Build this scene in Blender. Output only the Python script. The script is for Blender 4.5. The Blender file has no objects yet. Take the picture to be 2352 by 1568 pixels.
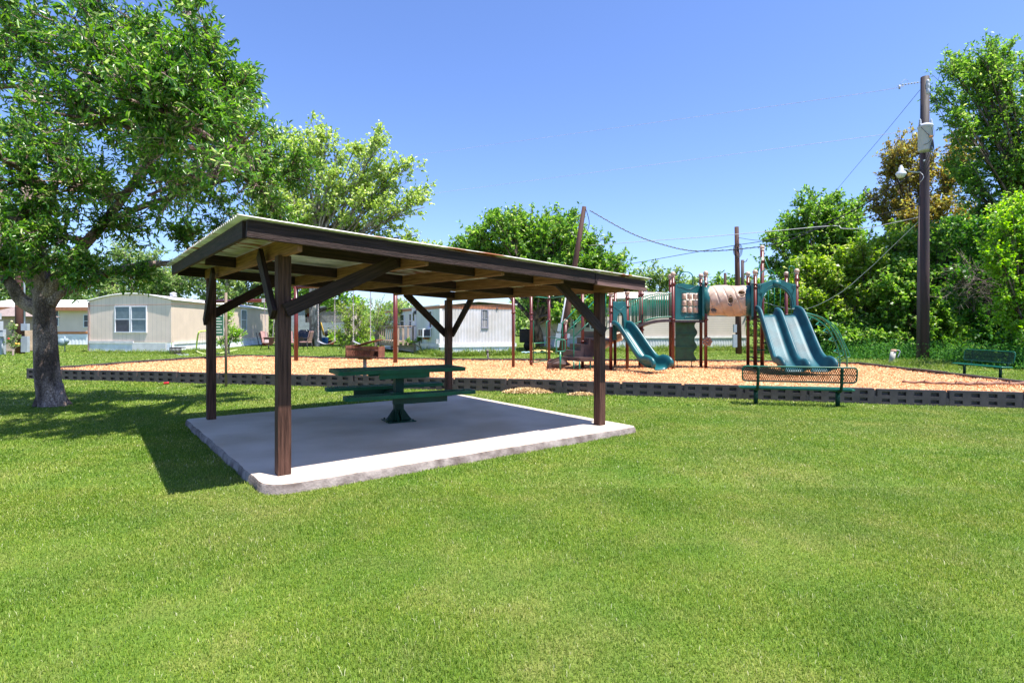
import bpy, math, random
import numpy as np
from mathutils import Vector, Matrix
S = bpy.context.scene
C = S.collection
R = math.radians
# ---------------------------------------------------------------- camera
F, HX, HY, EYE = 1276.0, 1176.0, 752.0, 1.5       # focal length and horizon measured on the photo (2352 px wide)
cam_d = bpy.data.cameras.new('camera'); cam = bpy.data.objects.new('camera', cam_d); C.objects.link(cam)
cam.location = (0, 0, EYE); cam.rotation_euler = (R(90), 0, 0)
cam_d.sensor_width = 36; cam_d.lens = F/2352*36; cam_d.shift_y = -(784-HY)/2352
cam_d.clip_start = 0.05; cam_d.clip_end = 2000
S.camera = cam
# ---------------------------------------------------------------- world and sun
SUN = Vector((0.36, -0.205, 1.0)).normalized()
el = math.asin(SUN.z); az = math.atan2(SUN.x, SUN.y)
W = bpy.data.worlds.new('World'); S.world = W; W.use_nodes = True
nt = W.node_tree; bg = nt.nodes['Background']
sky = nt.nodes.new('ShaderNodeTexSky'); sky.sky_type = 'NISHITA'; sky.sun_disc = False
sky.sun_elevation = el; sky.sun_rotation = az; sky.altitude = 100; sky.air_density = 1.0; sky.dust_density = 0.6; sky.ozone_density = 3.0
tint = nt.nodes.new('ShaderNodeMix'); tint.data_type = 'RGBA'; tint.blend_type = 'MULTIPLY'; tint.inputs[0].default_value = 1
tint.inputs[7].default_value = (0.735, 0.81, 1.08, 1)
nt.links.new(sky.outputs[0], tint.inputs[6]); nt.links.new(tint.outputs[2], bg.inputs[0])
bg.inputs[1].default_value = 0.088
sd = bpy.data.lights.new('sun', 'SUN'); sun = bpy.data.objects.new('sun', sd); C.objects.link(sun)
sd.energy = 3.8; sd.angle = R(0.5); sd.color = (1, 0.95, 0.88)
sun.rotation_euler = SUN.to_track_quat('Z', 'Y').to_euler()
S.view_settings.view_transform = 'Standard'; S.view_settings.look = 'None'; S.view_settings.gamma = 1
S.view_settings.exposure = 1.5
# ---------------------------------------------------------------- measuring helpers: photo point -> place on the ground / at a distance
def G(px, py, z=0.0):
    Y = F*(EYE-z)/(py-HY); return Vector(((px-HX)/F*Y, Y, z))
def P(px, py, Y):
    return Vector(((px-HX)/F*Y, Y, EYE+(HY-py)/F*Y))
# ---------------------------------------------------------------- materials
MATS = {}
def mat(name, col, rough=0.6, metal=0.0, var=0.15, scale=4.0, bump=0.0, bscale=40.0, col2=None, uv=False, stretch=None,
        coat=0.0, spec=0.5, detail=4, pos=(0.35, 0.65), trans=0.0, bdist=0.02, island=0.0, island_cols=None):
    if name in MATS: return MATS[name]
    m = bpy.data.materials.new(name); m.use_nodes = True; n = m.node_tree.nodes; l = m.node_tree.links
    b = n['Principled BSDF']
    b.inputs['Roughness'].default_value = rough; b.inputs['Metallic'].default_value = metal
    b.inputs['Specular IOR Level'].default_value = spec
    b.inputs['Coat Weight'].default_value = coat
    tc = n.new('ShaderNodeTexCoord'); mp = n.new('ShaderNodeMapping')
    l.new(tc.outputs['UV' if uv else 'Object'], mp.inputs[0])
    if stretch: mp.inputs['Scale'].default_value = stretch
    nz = n.new('ShaderNodeTexNoise'); nz.inputs['Scale'].default_value = scale; nz.inputs['Detail'].default_value = detail
    l.new(mp.outputs[0], nz.inputs[0])
    rp = n.new('ShaderNodeValToRGB'); l.new(nz.outputs[0], rp.inputs[0])
    c1 = [max(0, c*(1-var)) for c in col]; c2 = col2 if col2 else [min(1, c*(1+var)) for c in col]
    rp.color_ramp.elements[0].position = pos[0]; rp.color_ramp.elements[1].position = pos[1]
    rp.color_ramp.elements[0].color = (*c1, 1); rp.color_ramp.elements[1].color = (*c2, 1)
    out = rp.outputs[0]
    if island_cols:
        ge = n.new('ShaderNodeNewGeometry'); r2 = n.new('ShaderNodeValToRGB'); l.new(ge.outputs['Random Per Island'], r2.inputs[0])
        while len(r2.color_ramp.elements) < len(island_cols): r2.color_ramp.elements.new(0.5)
        for i, (p, c) in enumerate(island_cols):
            r2.color_ramp.elements[i].position = p; r2.color_ramp.elements[i].color = (*c, 1)
        mx = n.new('ShaderNodeMix'); mx.data_type = 'RGBA'; mx.inputs[0].default_value = island
        l.new(out, mx.inputs[6]); l.new(r2.outputs[0], mx.inputs[7]); out = mx.outputs[2]
    l.new(out, b.inputs['Base Color'])
    if bump:
        n2 = n.new('ShaderNodeTexNoise'); n2.inputs['Scale'].default_value = bscale; n2.inputs['Detail'].default_value = 3
        l.new(mp.outputs[0], n2.inputs[0])
        bp = n.new('ShaderNodeBump'); bp.inputs['Strength'].default_value = bump; bp.inputs['Distance'].default_value = bdist
        l.new(n2.outputs[0], bp.inputs['Height']); l.new(bp.outputs[0], b.inputs['Normal'])
    if trans:
        tr = n.new('ShaderNodeBsdfTranslucent'); ms = n.new('ShaderNodeMixShader'); ms.inputs[0].default_value = trans
        hs = n.new('ShaderNodeHueSaturation'); hs.inputs['Hue'].default_value = 0.485; hs.inputs['Saturation'].default_value = 1.1; hs.inputs['Value'].default_value = 1.8
        l.new(out, hs.inputs['Color']); l.new(hs.outputs[0], tr.inputs[0])
        l.new(b.outputs[0], ms.inputs[1]); l.new(tr.outputs[0], ms.inputs[2])
        l.new(ms.outputs[0], n['Material Output'].inputs[0])
    MATS[name] = m
    return m
def groove(m, pitch, width, dark=0.45, horiz=False, depth=0.006):
    """thin grooves every `pitch` metres of UV, in colour and relief"""
    n = m.node_tree.nodes; l = m.node_tree.links; b = n['Principled BSDF']
    tc = n.new('ShaderNodeTexCoord'); sx = n.new('ShaderNodeSeparateXYZ'); l.new(tc.outputs['UV'], sx.inputs[0])
    a = n.new('ShaderNodeMath'); a.operation = 'MODULO'; a.inputs[1].default_value = pitch
    l.new(sx.outputs[1 if horiz else 0], a.inputs[0])
    lt = n.new('ShaderNodeMath'); lt.operation = 'LESS_THAN'; lt.inputs[1].default_value = width; l.new(a.outputs[0], lt.inputs[0])
    mx = n.new('ShaderNodeMix'); mx.data_type = 'RGBA'; mx.blend_type = 'MULTIPLY'
    old = b.inputs['Base Color'].links[0].from_socket
    l.new(lt.outputs[0], mx.inputs[0]); l.new(old, mx.inputs[6]); mx.inputs[7].default_value = (dark, dark, dark, 1)
    l.new(mx.outputs[2], b.inputs['Base Color'])
    return m
# ---------------------------------------------------------------- mesh builder
class MB:
    def __init__(s): s.v = []; s.f = []; s.uv = []; s.sm = []
    def face(s, pts, uv=None, smooth=False):
        i = len(s.v); s.v += [tuple(p) for p in pts]; s.f.append(tuple(range(i, i+len(pts))))
        s.uv.append(uv or [(p[0]+p[1], p[2]) for p in pts]); s.sm.append(smooth)
    def obox(s, c, size, ax=None):
        c = Vector(c); X, Y, Z = ax if ax else (Vector((1,0,0)), Vector((0,1,0)), Vector((0,0,1)))
        hx, hy, hz = size[0]/2, size[1]/2, size[2]/2
        o = random.random()*7
        q = lambda i, j, k: c+X*(i*hx)+Y*(j*hy)+Z*(k*hz)
        def fc(a, w, h): s.face([q(*t) for t in a], [(o, o), (o+w, o), (o+w, o+h), (o, o+h)] if w >= h else [(o, o), (o, o+w), (o+h, o+w), (o+h, o)])
        fc([(-1,-1,-1),(1,-1,-1),(1,-1,1),(-1,-1,1)], size[0], size[2])
        fc([(1,1,-1),(-1,1,-1),(-1,1,1),(1,1,1)], size[0], size[2])
        fc([(-1,-1,1),(1,-1,1),(1,1,1),(-1,1,1)], size[0], size[1])
        fc([(-1,1,-1),(1,1,-1),(1,-1,-1),(-1,-1,-1)], size[0], size[1])
        fc([(1,-1,-1),(1,1,-1),(1,1,1),(1,-1,1)], size[1], size[2])
        fc([(-1,1,-1),(-1,-1,-1),(-1,-1,1),(-1,1,1)], size[1], size[2])
        return s
    def box(s, x0, x1, y0, y1, z0, z1):
        return s.obox(((x0+x1)/2, (y0+y1)/2, (z0+z1)/2), (x1-x0, y1-y0, z1-z0))
    def beam(s, p0, p1, w, h, up=(0,0,1)):
        p0 = Vector(p0); p1 = Vector(p1); d = p1-p0; L = d.length; d = d/L; up = Vector(up)
        if abs(d.dot(up)) > .98: up = Vector((0,1,0))
        sd_ = d.cross(up).normalized(); u = sd_.cross(d)
        return s.obox((p0+p1)/2, (L, w, h), (d, -sd_, u))
    def tube(s, pts, r, n=8, closed=False, cap=True):
        pts = [Vector(p) for p in pts]; N = len(pts)
        rr = r if isinstance(r, (list, tuple)) else [r]*N
        rings = []; prev = None; acc = 0
        for i, p in enumerate(pts):
            if closed: d = (pts[(i+1) % N]-pts[i-1])
            else: d = pts[min(i+1, N-1)]-pts[max(i-1, 0)]
            d = d.normalized() if d.length > 1e-9 else Vector((0,0,1))
            if prev is None:
                a = Vector((0,0,1)) if abs(d.z) < .9 else Vector((1,0,0)); x = d.cross(a).normalized()
            else:
                x = prev-d*prev.dot(d); x = x.normalized() if x.length > 1e-6 else d.orthogonal().normalized()
            prev = x; y = d.cross(x)
            if i: acc += (p-pts[i-1]).length
            rings.append(([p+x*(rr[i]*math.cos(2*math.pi*k/n))+y*(rr[i]*math.sin(2*math.pi*k/n)) for k in range(n)], acc))
        base = len(s.v)
        for rg, _ in rings: s.v += [tuple(q) for q in rg]
        for i in range(N if closed else N-1):
            j = (i+1) % N
            for k in range(n):
                k2 = (k+1) % n
                s.f.append((base+i*n+k, base+i*n+k2, base+j*n+k2, base+j*n+k))
                a0, a1 = rings[i][1], rings[j][1]; w = rr[i]*6.28/n
                s.uv.append([(a0, k*w), (a0, (k+1)*w), (a1, (k+1)*w), (a1, k*w)]); s.sm.append(True)
        if cap and not closed:
            for i, rev in ((0, True), (N-1, False)):
                idx = [base+i*n+k for k in range(n)]
                if rev: idx = idx[::-1]
                s.f.append(tuple(idx)); s.uv.append([(0, 0)]*n); s.sm.append(False)
        return s
    def lathe(s, c, prof, n=20, axis=(0,0,1), a0=0, a1=2*math.pi):
        c = Vector(c); ax = Vector(axis).normalized(); x = ax.orthogonal().normalized(); y = ax.cross(x); base = len(s.v); full = abs(a1-a0-2*math.pi) < 1e-6
        m = n if full else n+1
        for (r, h) in prof:
            for k in range(m):
                a = a0+(a1-a0)*k/n; s.v.append(tuple(c+ax*h+x*(r*math.cos(a))+y*(r*math.sin(a))))
        for i in range(len(prof)-1):
            for k in range(n):
                k2 = (k+1) % m
                s.f.append((base+i*m+k, base+i*m+k2, base+(i+1)*m+k2, base+(i+1)*m+k)); s.uv.append([(k/n, prof[i][1])]*4); s.sm.append(True)
        return s
    def ball(s, c, r, n=14, sz=1.0):
        return s.lathe(c, [(r*math.sin(math.pi*i/8)+1e-4, -r*sz*math.cos(math.pi*i/8)) for i in range(9)], n)
    def prism(s, o, X, Z, outline, th, Yn=None):
        """closed outline [(x,z)] in the plane o + x X + z Z, thickness th along the plane's normal (centred)"""
        o, X, Z = Vector(o), Vector(X), Vector(Z); Nn = X.cross(Z).normalized()
        A = [o+X*a+Z*b-Nn*(th/2) for a, b in outline]; B = [o+X*a+Z*b+Nn*(th/2) for a, b in outline]
        s.face(B, [(a, b) for a, b in outline]); s.face(A[::-1], [(a, b) for a, b in outline[::-1]])
        for i in range(len(A)):
            j = (i+1) % len(A); s.face([A[i], A[j], B[j], B[i]])
        return s
    def band(s, o, X, Z, inner, outer, th, closed=False):
        """solid strip between two curves of equal length in a plane"""
        o, X, Z = Vector(o), Vector(X), Vector(Z); Nn = X.cross(Z).normalized(); h = th/2
        q = lambda t, k: o+X*t[0]+Z*t[1]+Nn*(k*h)
        n_ = len(inner)
        for i in range(n_ if closed else n_-1):
            j = (i+1) % n_; a, b, c, d = inner[i], inner[j], outer[j], outer[i]
            s.face([q(a,1), q(b,1), q(c,1), q(d,1)]); s.face([q(d,-1), q(c,-1), q(b,-1), q(a,-1)])
            s.face([q(a,-1), q(b,-1), q(b,1), q(a,1)]); s.face([q(d,1), q(c,1), q(c,-1), q(d,-1)])
        if not closed:
            for i in (0, n_-1): s.face([q(inner[i],-1), q(inner[i],1), q(outer[i],1), q(outer[i],-1)])
        return s
    def grid(s, rows, smooth=True):
        n_ = len(rows[0]); base = len(s.v)
        for r_ in rows: s.v += [tuple(p) for p in r_]
        for i in range(len(rows)-1):
            for j in range(n_-1):
                s.f.append((base+i*n_+j, base+i*n_+j+1, base+(i+1)*n_+j+1, base+(i+1)*n_+j))
                s.uv.append([(j, i), (j+1, i), (j+1, i+1), (j, i+1)]); s.sm.append(smooth)
        return s
    def corr(s, p0, p1, z0, z1, nrm, pitch=0.1, amp=0.015, z1b=None):
        p0 = Vector(p0); p1 = Vector(p1); nrm = Vector(nrm); L = (p1-p0).length; k = max(4, int(L/pitch*6)); a = []; b = []
        for i in range(k+1):
            t = i/k; q = p0.lerp(p1, t)+nrm*(amp*math.sin(t*L/pitch*2*math.pi)); zt = z1+((z1b if z1b is not None else z1)-z1)*t
            a.append((q.x, q.y, z0)); b.append((q.x, q.y, zt))
        return s.grid([a, b])
    def build(s, name, m, parent=None, bevel=0, solid=0, subdiv=0, shade=None):
        me = bpy.data.meshes.new(name)
        org = Vector(ORG.get(root_of(parent).name, (0,0,0))) if parent else Vector((0,0,0))
        me.from_pydata([(a-org.x, b-org.y, c-org.z) for a, b, c in s.v], [], s.f)
        me.polygons.foreach_set('use_smooth', s.sm if shade is None else [shade]*len(s.f))
        uvl = me.uv_layers.new(name='UVMap'); flat = [c for u in s.uv for p in u for c in p[:2]]
        uvl.data.foreach_set('uv', flat); me.update()
        me.materials.append(m)
        o = bpy.data.objects.new(name, me); C.objects.link(o)
        if parent: o.parent = parent
        if subdiv:
            md = o.modifiers.new('w', 'WELD'); md.merge_threshold = 0.0005
            md = o.modifiers.new('s', 'SUBSURF'); md.levels = md.render_levels = subdiv
        if solid:
            md = o.modifiers.new('t', 'SOLIDIFY'); md.thickness = solid; md.offset = 0
        if bevel:
            md = o.modifiers.new('w', 'WELD'); md.merge_threshold = 0.0003
            md = o.modifiers.new('b', 'BEVEL'); md.width = bevel; md.segments = 2; md.limit_method = 'ANGLE'
        return o
ORG = {}
def root_of(o):
    while o.parent: o = o.parent
    return o
def tag(o, label=None, cat=None, group=None, kind=None):
    if label: o['label'] = label
    if cat: o['category'] = cat
    if group: o['group'] = group
    if kind: o['kind'] = kind
    return o
def thing(name, label, cat, loc=(0,0,0), group=None):
    o = bpy.data.objects.new(name, None); C.objects.link(o); o.location = loc; o.empty_display_size = .2
    ORG[o.name] = tuple(loc); return tag(o, label, cat, group)
def copy_tree(o, parent=None):
    c = o.copy(); C.objects.link(c)
    if parent: c.parent = parent
    for ch in list(o.children): copy_tree(ch, c)
    return c
def bez(p0, p1, p2, n=8):
    p0, p1, p2 = Vector(p0), Vector(p1), Vector(p2)
    return [p0*(1-t)**2+p1*2*t*(1-t)+p2*t*t for t in [i/n for i in range(n+1)]]
def spline(pts, n=6):
    pts = [Vector(p) for p in pts]; out = []
    for i in range(len(pts)-1):
        a = pts[max(i-1, 0)]; b = pts[i]; c = pts[i+1]; d = pts[min(i+2, len(pts)-1)]
        for k in range(n):
            t = k/n
            out.append(0.5*((2*b)+(c-a)*t+(2*a-5*b+4*c-d)*t*t+(3*b-a-3*c+d)*t**3))
    out.append(pts[-1]); return out
def npmesh(name, V, Fq, m, parent=None, smooth=False, mi=None):
    """fast mesh from numpy arrays; Fq (n,4) or (n,3)"""
    me = bpy.data.meshes.new(name); k = Fq.shape[1]
    org = np.array(ORG.get(root_of(parent).name, (0,0,0))) if parent else np.zeros(3)
    me.vertices.add(len(V)); me.vertices.foreach_set('co', (V-org).astype(np.float32).ravel())
    me.loops.add(Fq.size); me.loops.foreach_set('vertex_index', Fq.astype(np.int32).ravel())
    me.polygons.add(len(Fq)); me.polygons.foreach_set('loop_start', np.arange(0, Fq.size, k, dtype=np.int32))
    me.polygons.foreach_set('loop_total', np.full(len(Fq), k, dtype=np.int32))
    if smooth: me.polygons.foreach_set('use_smooth', np.ones(len(Fq), dtype=bool))
    me.update(calc_edges=True); me.validate()
    me.materials.append(m); o = bpy.data.objects.new(name, me); C.objects.link(o)
    if parent: o.parent = parent
    return o
# ---------------------------------------------------------------- ground
def lawn_mat(name, blades):
    m = bpy.data.materials.new(name); m.use_nodes = True; n = m.node_tree.nodes; l = m.node_tree.links; b = n['Principled BSDF']
    ge = n.new('ShaderNodeNewGeometry'); b.inputs['Roughness'].default_value = 0.55 if blades else 0.9
    b.inputs['Specular IOR Level'].default_value = 0.35 if blades else 0.1
    def noise(sc, det=3, src=None):
        t = n.new('ShaderNodeTexNoise'); t.inputs['Scale'].default_value = sc; t.inputs['Detail'].default_value = det
        l.new(ge.outputs['Position'], t.inputs[0]); return t.outputs[0]
    def ramp(src, els):
        r_ = n.new('ShaderNodeValToRGB'); l.new(src, r_.inputs[0])
        while len(r_.color_ramp.elements) < len(els): r_.color_ramp.elements.new(.5)
        for i, (p, c) in enumerate(els): r_.color_ramp.elements[i].position = p; r_.color_ramp.elements[i].color = (*c, 1)
        return r_.outputs[0]
    def mix(f, a, c, bt='MIX'):
        x = n.new('ShaderNodeMix'); x.data_type = 'RGBA'; x.blend_type = bt
        if isinstance(f, float): x.inputs[0].default_value = f
        else: l.new(f, x.inputs[0])
        l.new(a, x.inputs[6]); l.new(c, x.inputs[7]); return x.outputs[2]
    if blades:
        fresh = ramp(ge.outputs['Random Per Island'], [(0, (.075,.16,.010)), (.4, (.15,.265,.018)), (.8, (.25,.35,.032)), (.975, (.38,.44,.10)), (1, (.66,.64,.5))])
        dry = ramp(ge.outputs['Random Per Island'], [(0, (.13,.19,.03)), (.4, (.23,.28,.065)), (.75, (.36,.34,.13)), (.975, (.55,.50,.27)), (1, (.75,.70,.56))])
    else:
        fine = noise(90, 2)
        fresh = ramp(fine, [(.3, (.065,.12,.018)), (.7, (.13,.20,.035))])
        dry = ramp(fine, [(.3, (.15,.15,.045)), (.7, (.28,.25,.11))])
    big = ramp(noise(0.55, 4), [(.46, (0,0,0)), (.70, (.75,.75,.75))])
    mid = ramp(noise(3.2, 3), [(.46, (0,0,0)), (.72, (.65,.65,.65))])
    mk = mix(0.5, big, mid)
    col = mix(mk, fresh, dry)
    tone = ramp(noise(1.3, 3), [(.36, (.80,.90,.68)), (.62, (1.13,1.06,.96))])
    col = mix(1.0, col, tone, 'MULTIPLY')
    l.new(col, b.inputs['Base Color'])
    if blades:
        tr = n.new('ShaderNodeBsdfTranslucent'); ms = n.new('ShaderNodeMixShader'); ms.inputs[0].default_value = .38
        l.new(col, tr.inputs[0]); l.new(b.outputs[0], ms.inputs[1]); l.new(tr.outputs[0], ms.inputs[2]); l.new(ms.outputs[0], n['Material Output'].inputs[0])
    else:
        t = n.new('ShaderNodeTexNoise'); t.inputs['Scale'].default_value = 45; l.new(ge.outputs['Position'], t.inputs[0])
        bp = n.new('ShaderNodeBump'); bp.inputs['Strength'].default_value = .8; bp.inputs['Distance'].default_value = .03
        l.new(t.outputs[0], bp.inputs['Height']); l.new(bp.outputs[0], b.inputs['Normal'])
    return m
M_lawn = lawn_mat('lawn_soil', False); M_blade = lawn_mat('grass_blade', True)
mb = MB(); mb.face([(-400,-60,0), (400,-60,0), (400,700,0), (-400,700,0)])
tag(mb.build('lawn', M_lawn), kind='structure')

# ---------------------------------------------------------------- wood chip bed
near = [Vector((-14.1,16.2)), Vector((-.08,13.0)), Vector((3.69,11.9)), Vector((9.5,10.3)), Vector((13.6,9.15))]
far = [Vector((-14.1,16.2)), Vector((-13.55,20.4)), Vector((-12.65,22.9)), Vector((-12.0,24.7)), Vector((-10.6,24.2)), Vector((-6.85,22.7)), Vector((-1.6,21.6)),
       Vector((5.9,21.0)), Vector((9.7,20.5)), Vector((12.0,19.3)), Vector((11.75,15.0)), Vector((11.6,12.5)), Vector((13.6,9.15))]
bed_poly = near[:-1]+far[::-1][:-1]
bed_poly = near[:]+far[::-1][1:-1]
M_mulch = mat('mulch_base', (.52,.26,.11), rough=.95, var=.35, scale=38, bump=1.0, bscale=60, col2=(.80,.45,.21), detail=5)
M_chip = mat('mulch_chip', (.55,.28,.13), rough=.85, var=.25, scale=2, island=.85,
             island_cols=[(0,(.30,.13,.055)), (.25,(.60,.28,.12)), (.7,(.84,.455,.21)), (1,(.94,.64,.37))])
mb = MB(); mb.face([(p.x, p.y, .2) for p in bed_poly])
bed = tag(mb.build('mulch_bed', M_mulch), kind='structure')
def inpoly(x, y, poly):
    ins = np.zeros(len(x), bool); n_ = len(poly)
    for i in range(n_):
        a, b_ = poly[i], poly[(i+1) % n_]
        c = ((a.y > y) != (b_.y > y)); den = (b_.y-a.y) if abs(b_.y-a.y) > 1e-9 else 1e-9
        ins ^= c & (x < (b_.x-a.x)*(y-a.y)/den+a.x)
    return ins
rng = np.random.default_rng(5)
N = 330000
x = rng.uniform(-14, 13.6, N); y = rng.uniform(9.1, 24.8, N)
k = inpoly(x, y, bed_poly) & (rng.random(N) < np.clip(17/y, 0, 1)); x = x[k]; y = y[k]; N = len(x)
def rndquads(x, y, z, L, Wd, tilt, rng):
    N = len(x); a = rng.uniform(0, 2*np.pi, N); e = rng.normal(0, tilt, N); rl = rng.normal(0, tilt, N)
    d = np.stack([np.cos(a)*np.cos(e), np.sin(a)*np.cos(e), np.sin(e)], 1)
    s_ = np.stack([-np.sin(a)*np.cos(rl), np.cos(a)*np.cos(rl), np.sin(rl)], 1)
    c = np.stack([x, y, z], 1); L = L[:, None]; Wd = Wd[:, None]
    V = np.stack([c-d*L-s_*Wd, c+d*L-s_*Wd*.7, c+d*L+s_*Wd*.7, c-d*L+s_*Wd], 1).reshape(-1, 3)
    return V, np.arange(N*4).reshape(-1, 4)
z = .2+.012+.03*np.abs(np.sin(x*2.1+np.sin(y*1.7))*np.cos(y*2.6))+rng.uniform(0, .022, N)
V, Fq = rndquads(x, y, z, rng.uniform(.010, .032, N), rng.uniform(.004, .010, N), .4, rng)
chips = npmesh('wood_chips', V, Fq, M_chip); tag(chips, 'orange brown wood chips spread over the playground bed', 'wood chips', kind='stuff')
# raked heaps of old straw coloured chips against the outside of the near border
def pile(px, py, r, h, n_, seed, lab):
    c = G(px, py); rg = np.random.default_rng(seed); a = rg.uniform(0, 6.283, n_); q = np.sqrt(rg.random(n_))
    xx = c.x+np.cos(a)*q*r; yy = c.y+np.sin(a)*q*r*.45; zz = h*(1-q*q)*rg.uniform(.5, 1, n_)+.02
    V, Fq = rndquads(xx, yy, zz, rg.uniform(.015,.05,n_), rg.uniform(.004,.01,n_), .4, rg)
    o = npmesh('chip_pile', V, Fq, mat('straw_chip', (.5,.36,.17), rough=.9, island=.9, island_cols=[(0,(.4,.27,.11)), (.6,(.66,.48,.24)), (1,(.85,.68,.42))]))
    tag(o, lab, 'chip pile', 'piles of loose chips along the border', None)
pile(1215, 902, .6, .10, 4200, 1, 'largest pale heap of loose wood chips against the outer side of the border')
pile(1335, 908, .30, .05, 900, 2, 'low pale scatter of chips by the border just left of the right front shelter post')
# ---------------------------------------------------------------- concrete slab of the shelter
M_conc = mat('concrete', (.54,.44,.34), rough=.85, var=.16, scale=1.1, bump=.35, bscale=70, col2=(.61,.52,.44), detail=8)
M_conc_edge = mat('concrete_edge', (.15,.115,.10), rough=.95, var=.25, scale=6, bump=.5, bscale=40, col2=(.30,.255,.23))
SZ = .09
c_fl = G(610, 1121, SZ); c_fr = G(1466, 979, SZ); c_bl = G(424, 962, SZ); c_br = G(1058, 905, SZ)
cc = [c_fl, c_fr, c_br, c_bl]
outl = []
for i in range(4):
    a, b_, c = cc[i-1], cc[i], cc[(i+1) % 4]; rr = .28 if i == 0 else .12
    p = b_+(a-b_).normalized()*rr; q = b_+(c-b_).normalized()*rr
    seg = bez(p, b_, q, 6); outl += seg
    e = c-b_; nn = int(e.length/.12)
    q2 = c-(c-b_).normalized()*(.28 if (i+1) % 4 == 0 else .12)
    pts = [q.lerp(q2, t/nn) for t in range(1, nn)]
    pr = Vector((e.y, -e.x, 0)).normalized()
    for t, w in enumerate(pts): outl.append(w+pr*(.006*math.sin(t*.9+i)+.003*math.sin(t*2.9)))
mb = MB(); mid = sum(outl, Vector())/len(outl)
nl = len(outl)
def inset(p, d): return p+(mid-p).normalized()*d
ring0 = [Vector((inset(p, -.015).x, inset(p, -.015).y, -.05)) for p in outl]
ring1 = [Vector((p.x, p.y, SZ-.018)) for p in outl]
ring2 = [Vector((inset(p, .018).x, inset(p, .018).y, SZ)) for p in outl]
mb.face(ring2)
slab = mb.build('concrete_slab', M_conc); tag(slab, kind='structure')
mb = MB()
mb.grid([ring0+[ring0[0]], ring1+[ring1[0]], ring2+[ring2[0]]])
tag(mb.build('slab_edge', M_conc_edge, slab), 'rough broken outer edge of the slab')
# ---------------------------------------------------------------- picnic shelter
M_wood = mat('stained_timber', (.058,.026,.018), rough=.65, var=.35, scale=2.2, bump=.6, bscale=9, col2=(.125,.060,.042), uv=True, stretch=(1.2, 22, 1), spec=.22)
M_woodd = mat('dark_timber', (.026,.015,.013), rough=.65, var=.35, scale=2.2, bump=.6, bscale=9, col2=(.055,.030,.025), uv=True, stretch=(1.2, 22, 1), spec=.22)  # darker timber tone for fascia, purlins and braces
M_woodl = mat('rafter_timber', (.24,.105,.045), rough=.7, var=.3, scale=2.0, bump=.5, bscale=9, col2=(.36,.17,.08), uv=True, stretch=(1.2, 20, 1), spec=.3)  # lighter and warmer than the posts; bounced light put into the colour
def galv():
    m = mat('galvanised_sheet', (.60,.57,.50), rough=.5, metal=.12, var=.25, scale=3.5, col2=(.78,.75,.66), detail=6)
    n = m.node_tree.nodes; l = m.node_tree.links; b = n['Principled BSDF']; old = b.inputs['Base Color'].links[0].from_socket
    tc = n.new('ShaderNodeTexCoord'); mp = n.new('ShaderNodeMapping'); l.new(tc.outputs['UV'], mp.inputs[0]); mp.inputs['Scale'].default_value = (.55, 5.5, 1)
    nz = n.new('ShaderNodeTexNoise'); nz.inputs['Scale'].default_value = 2.3; nz.inputs['Detail'].default_value = 6; l.new(mp.outputs[0], nz.inputs[0])
    n3 = n.new('ShaderNodeTexNoise'); n3.inputs['Scale'].default_value = .6; l.new(tc.outputs['UV'], n3.inputs[0])
    ml = n.new('ShaderNodeMath'); ml.operation = 'MULTIPLY'; l.new(nz.outputs[0], ml.inputs[0]); l.new(n3.outputs[0], ml.inputs[1])
    rp = n.new('ShaderNodeValToRGB'); rp.color_ramp.elements[0].position = .29; rp.color_ramp.elements[1].position = .315; l.new(ml.outputs[0], rp.inputs[0])
    mx = n.new('ShaderNodeMix'); mx.data_type = 'RGBA'; l.new(rp.outputs[0], mx.inputs[0]); l.new(old, mx.inputs[6]); mx.inputs[7].default_value = (.30,.095,.03,1)
    l.new(mx.outputs[2], b.inputs['Base Color']); return m
M_galv = galv()
pFL, pFR, pBL, pBR = G(650,1088,SZ), G(1377,975,SZ), G(485,962,SZ), G(1030,908,SZ)
rFL, rFR, rBL = Vector((-2.19,4.58,2.387)), Vector((1.88,7.90,2.17)), Vector((-5.32,8.72,2.47))
rBR = Vector((-1.05,11.9,2.24))
def RF(u, v, dz=0.0):                                   # point on the roof plane, u along the front, v to the back
    p = (rFL*(1-u)+rFR*u)*(1-v)+(rBL*(1-u)+rBR*u)*v; return Vector((p.x, p.y, p.z+dz))
sh = thing('picnic_shelter', 'open brown timber picnic shelter with a sloping corrugated metal roof on four posts', 'shelter', (-1.7,8.7,0))
def uv_of(p):                                           # inverse of RF in plan, Newton by hand
    u = v = .5
    for _ in range(12):
        q = RF(u, v); du = RF(u+.01, v)-q; dv = RF(u, v+.01)-q
        ex, ey = p.x-q.x, p.y-q.y; det = du.x*dv.y-du.y*dv.x
        u += .01*(ex*dv.y-ey*dv.x)/det; v += .01*(du.x*ey-du.y*ex)/det
    return u, v
uvs = [uv_of(p) for p in (pFL, pFR, pBL, pBR)]
uL = (uvs[0][0]+uvs[2][0])/2; uR = (uvs[1][0]+uvs[3][0])/2; vF = (uvs[0][1]+uvs[1][1])/2; vB = (uvs[2][1]+uvs[3][1])/2
FH = .145
U = (rFR-rFL).normalized(); Vv = (rBL-rFL).normalized(); Up = Vector((0,0,1))
Uh = Vector((U.x, U.y, 0)).normalized(); Vh = Vector((Vv.x, Vv.y, 0)).normalized()
for i, p in enumerate((pFL, pFR, pBL, pBR)):
    u, v = uvs[i]; top = RF(u, v).z-.19
    MB().obox((p.x, p.y, (SZ+top)/2), (.125,.125,top-SZ), (Uh, Vh, Up)).build('post', M_wood, sh, bevel=.006)
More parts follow.
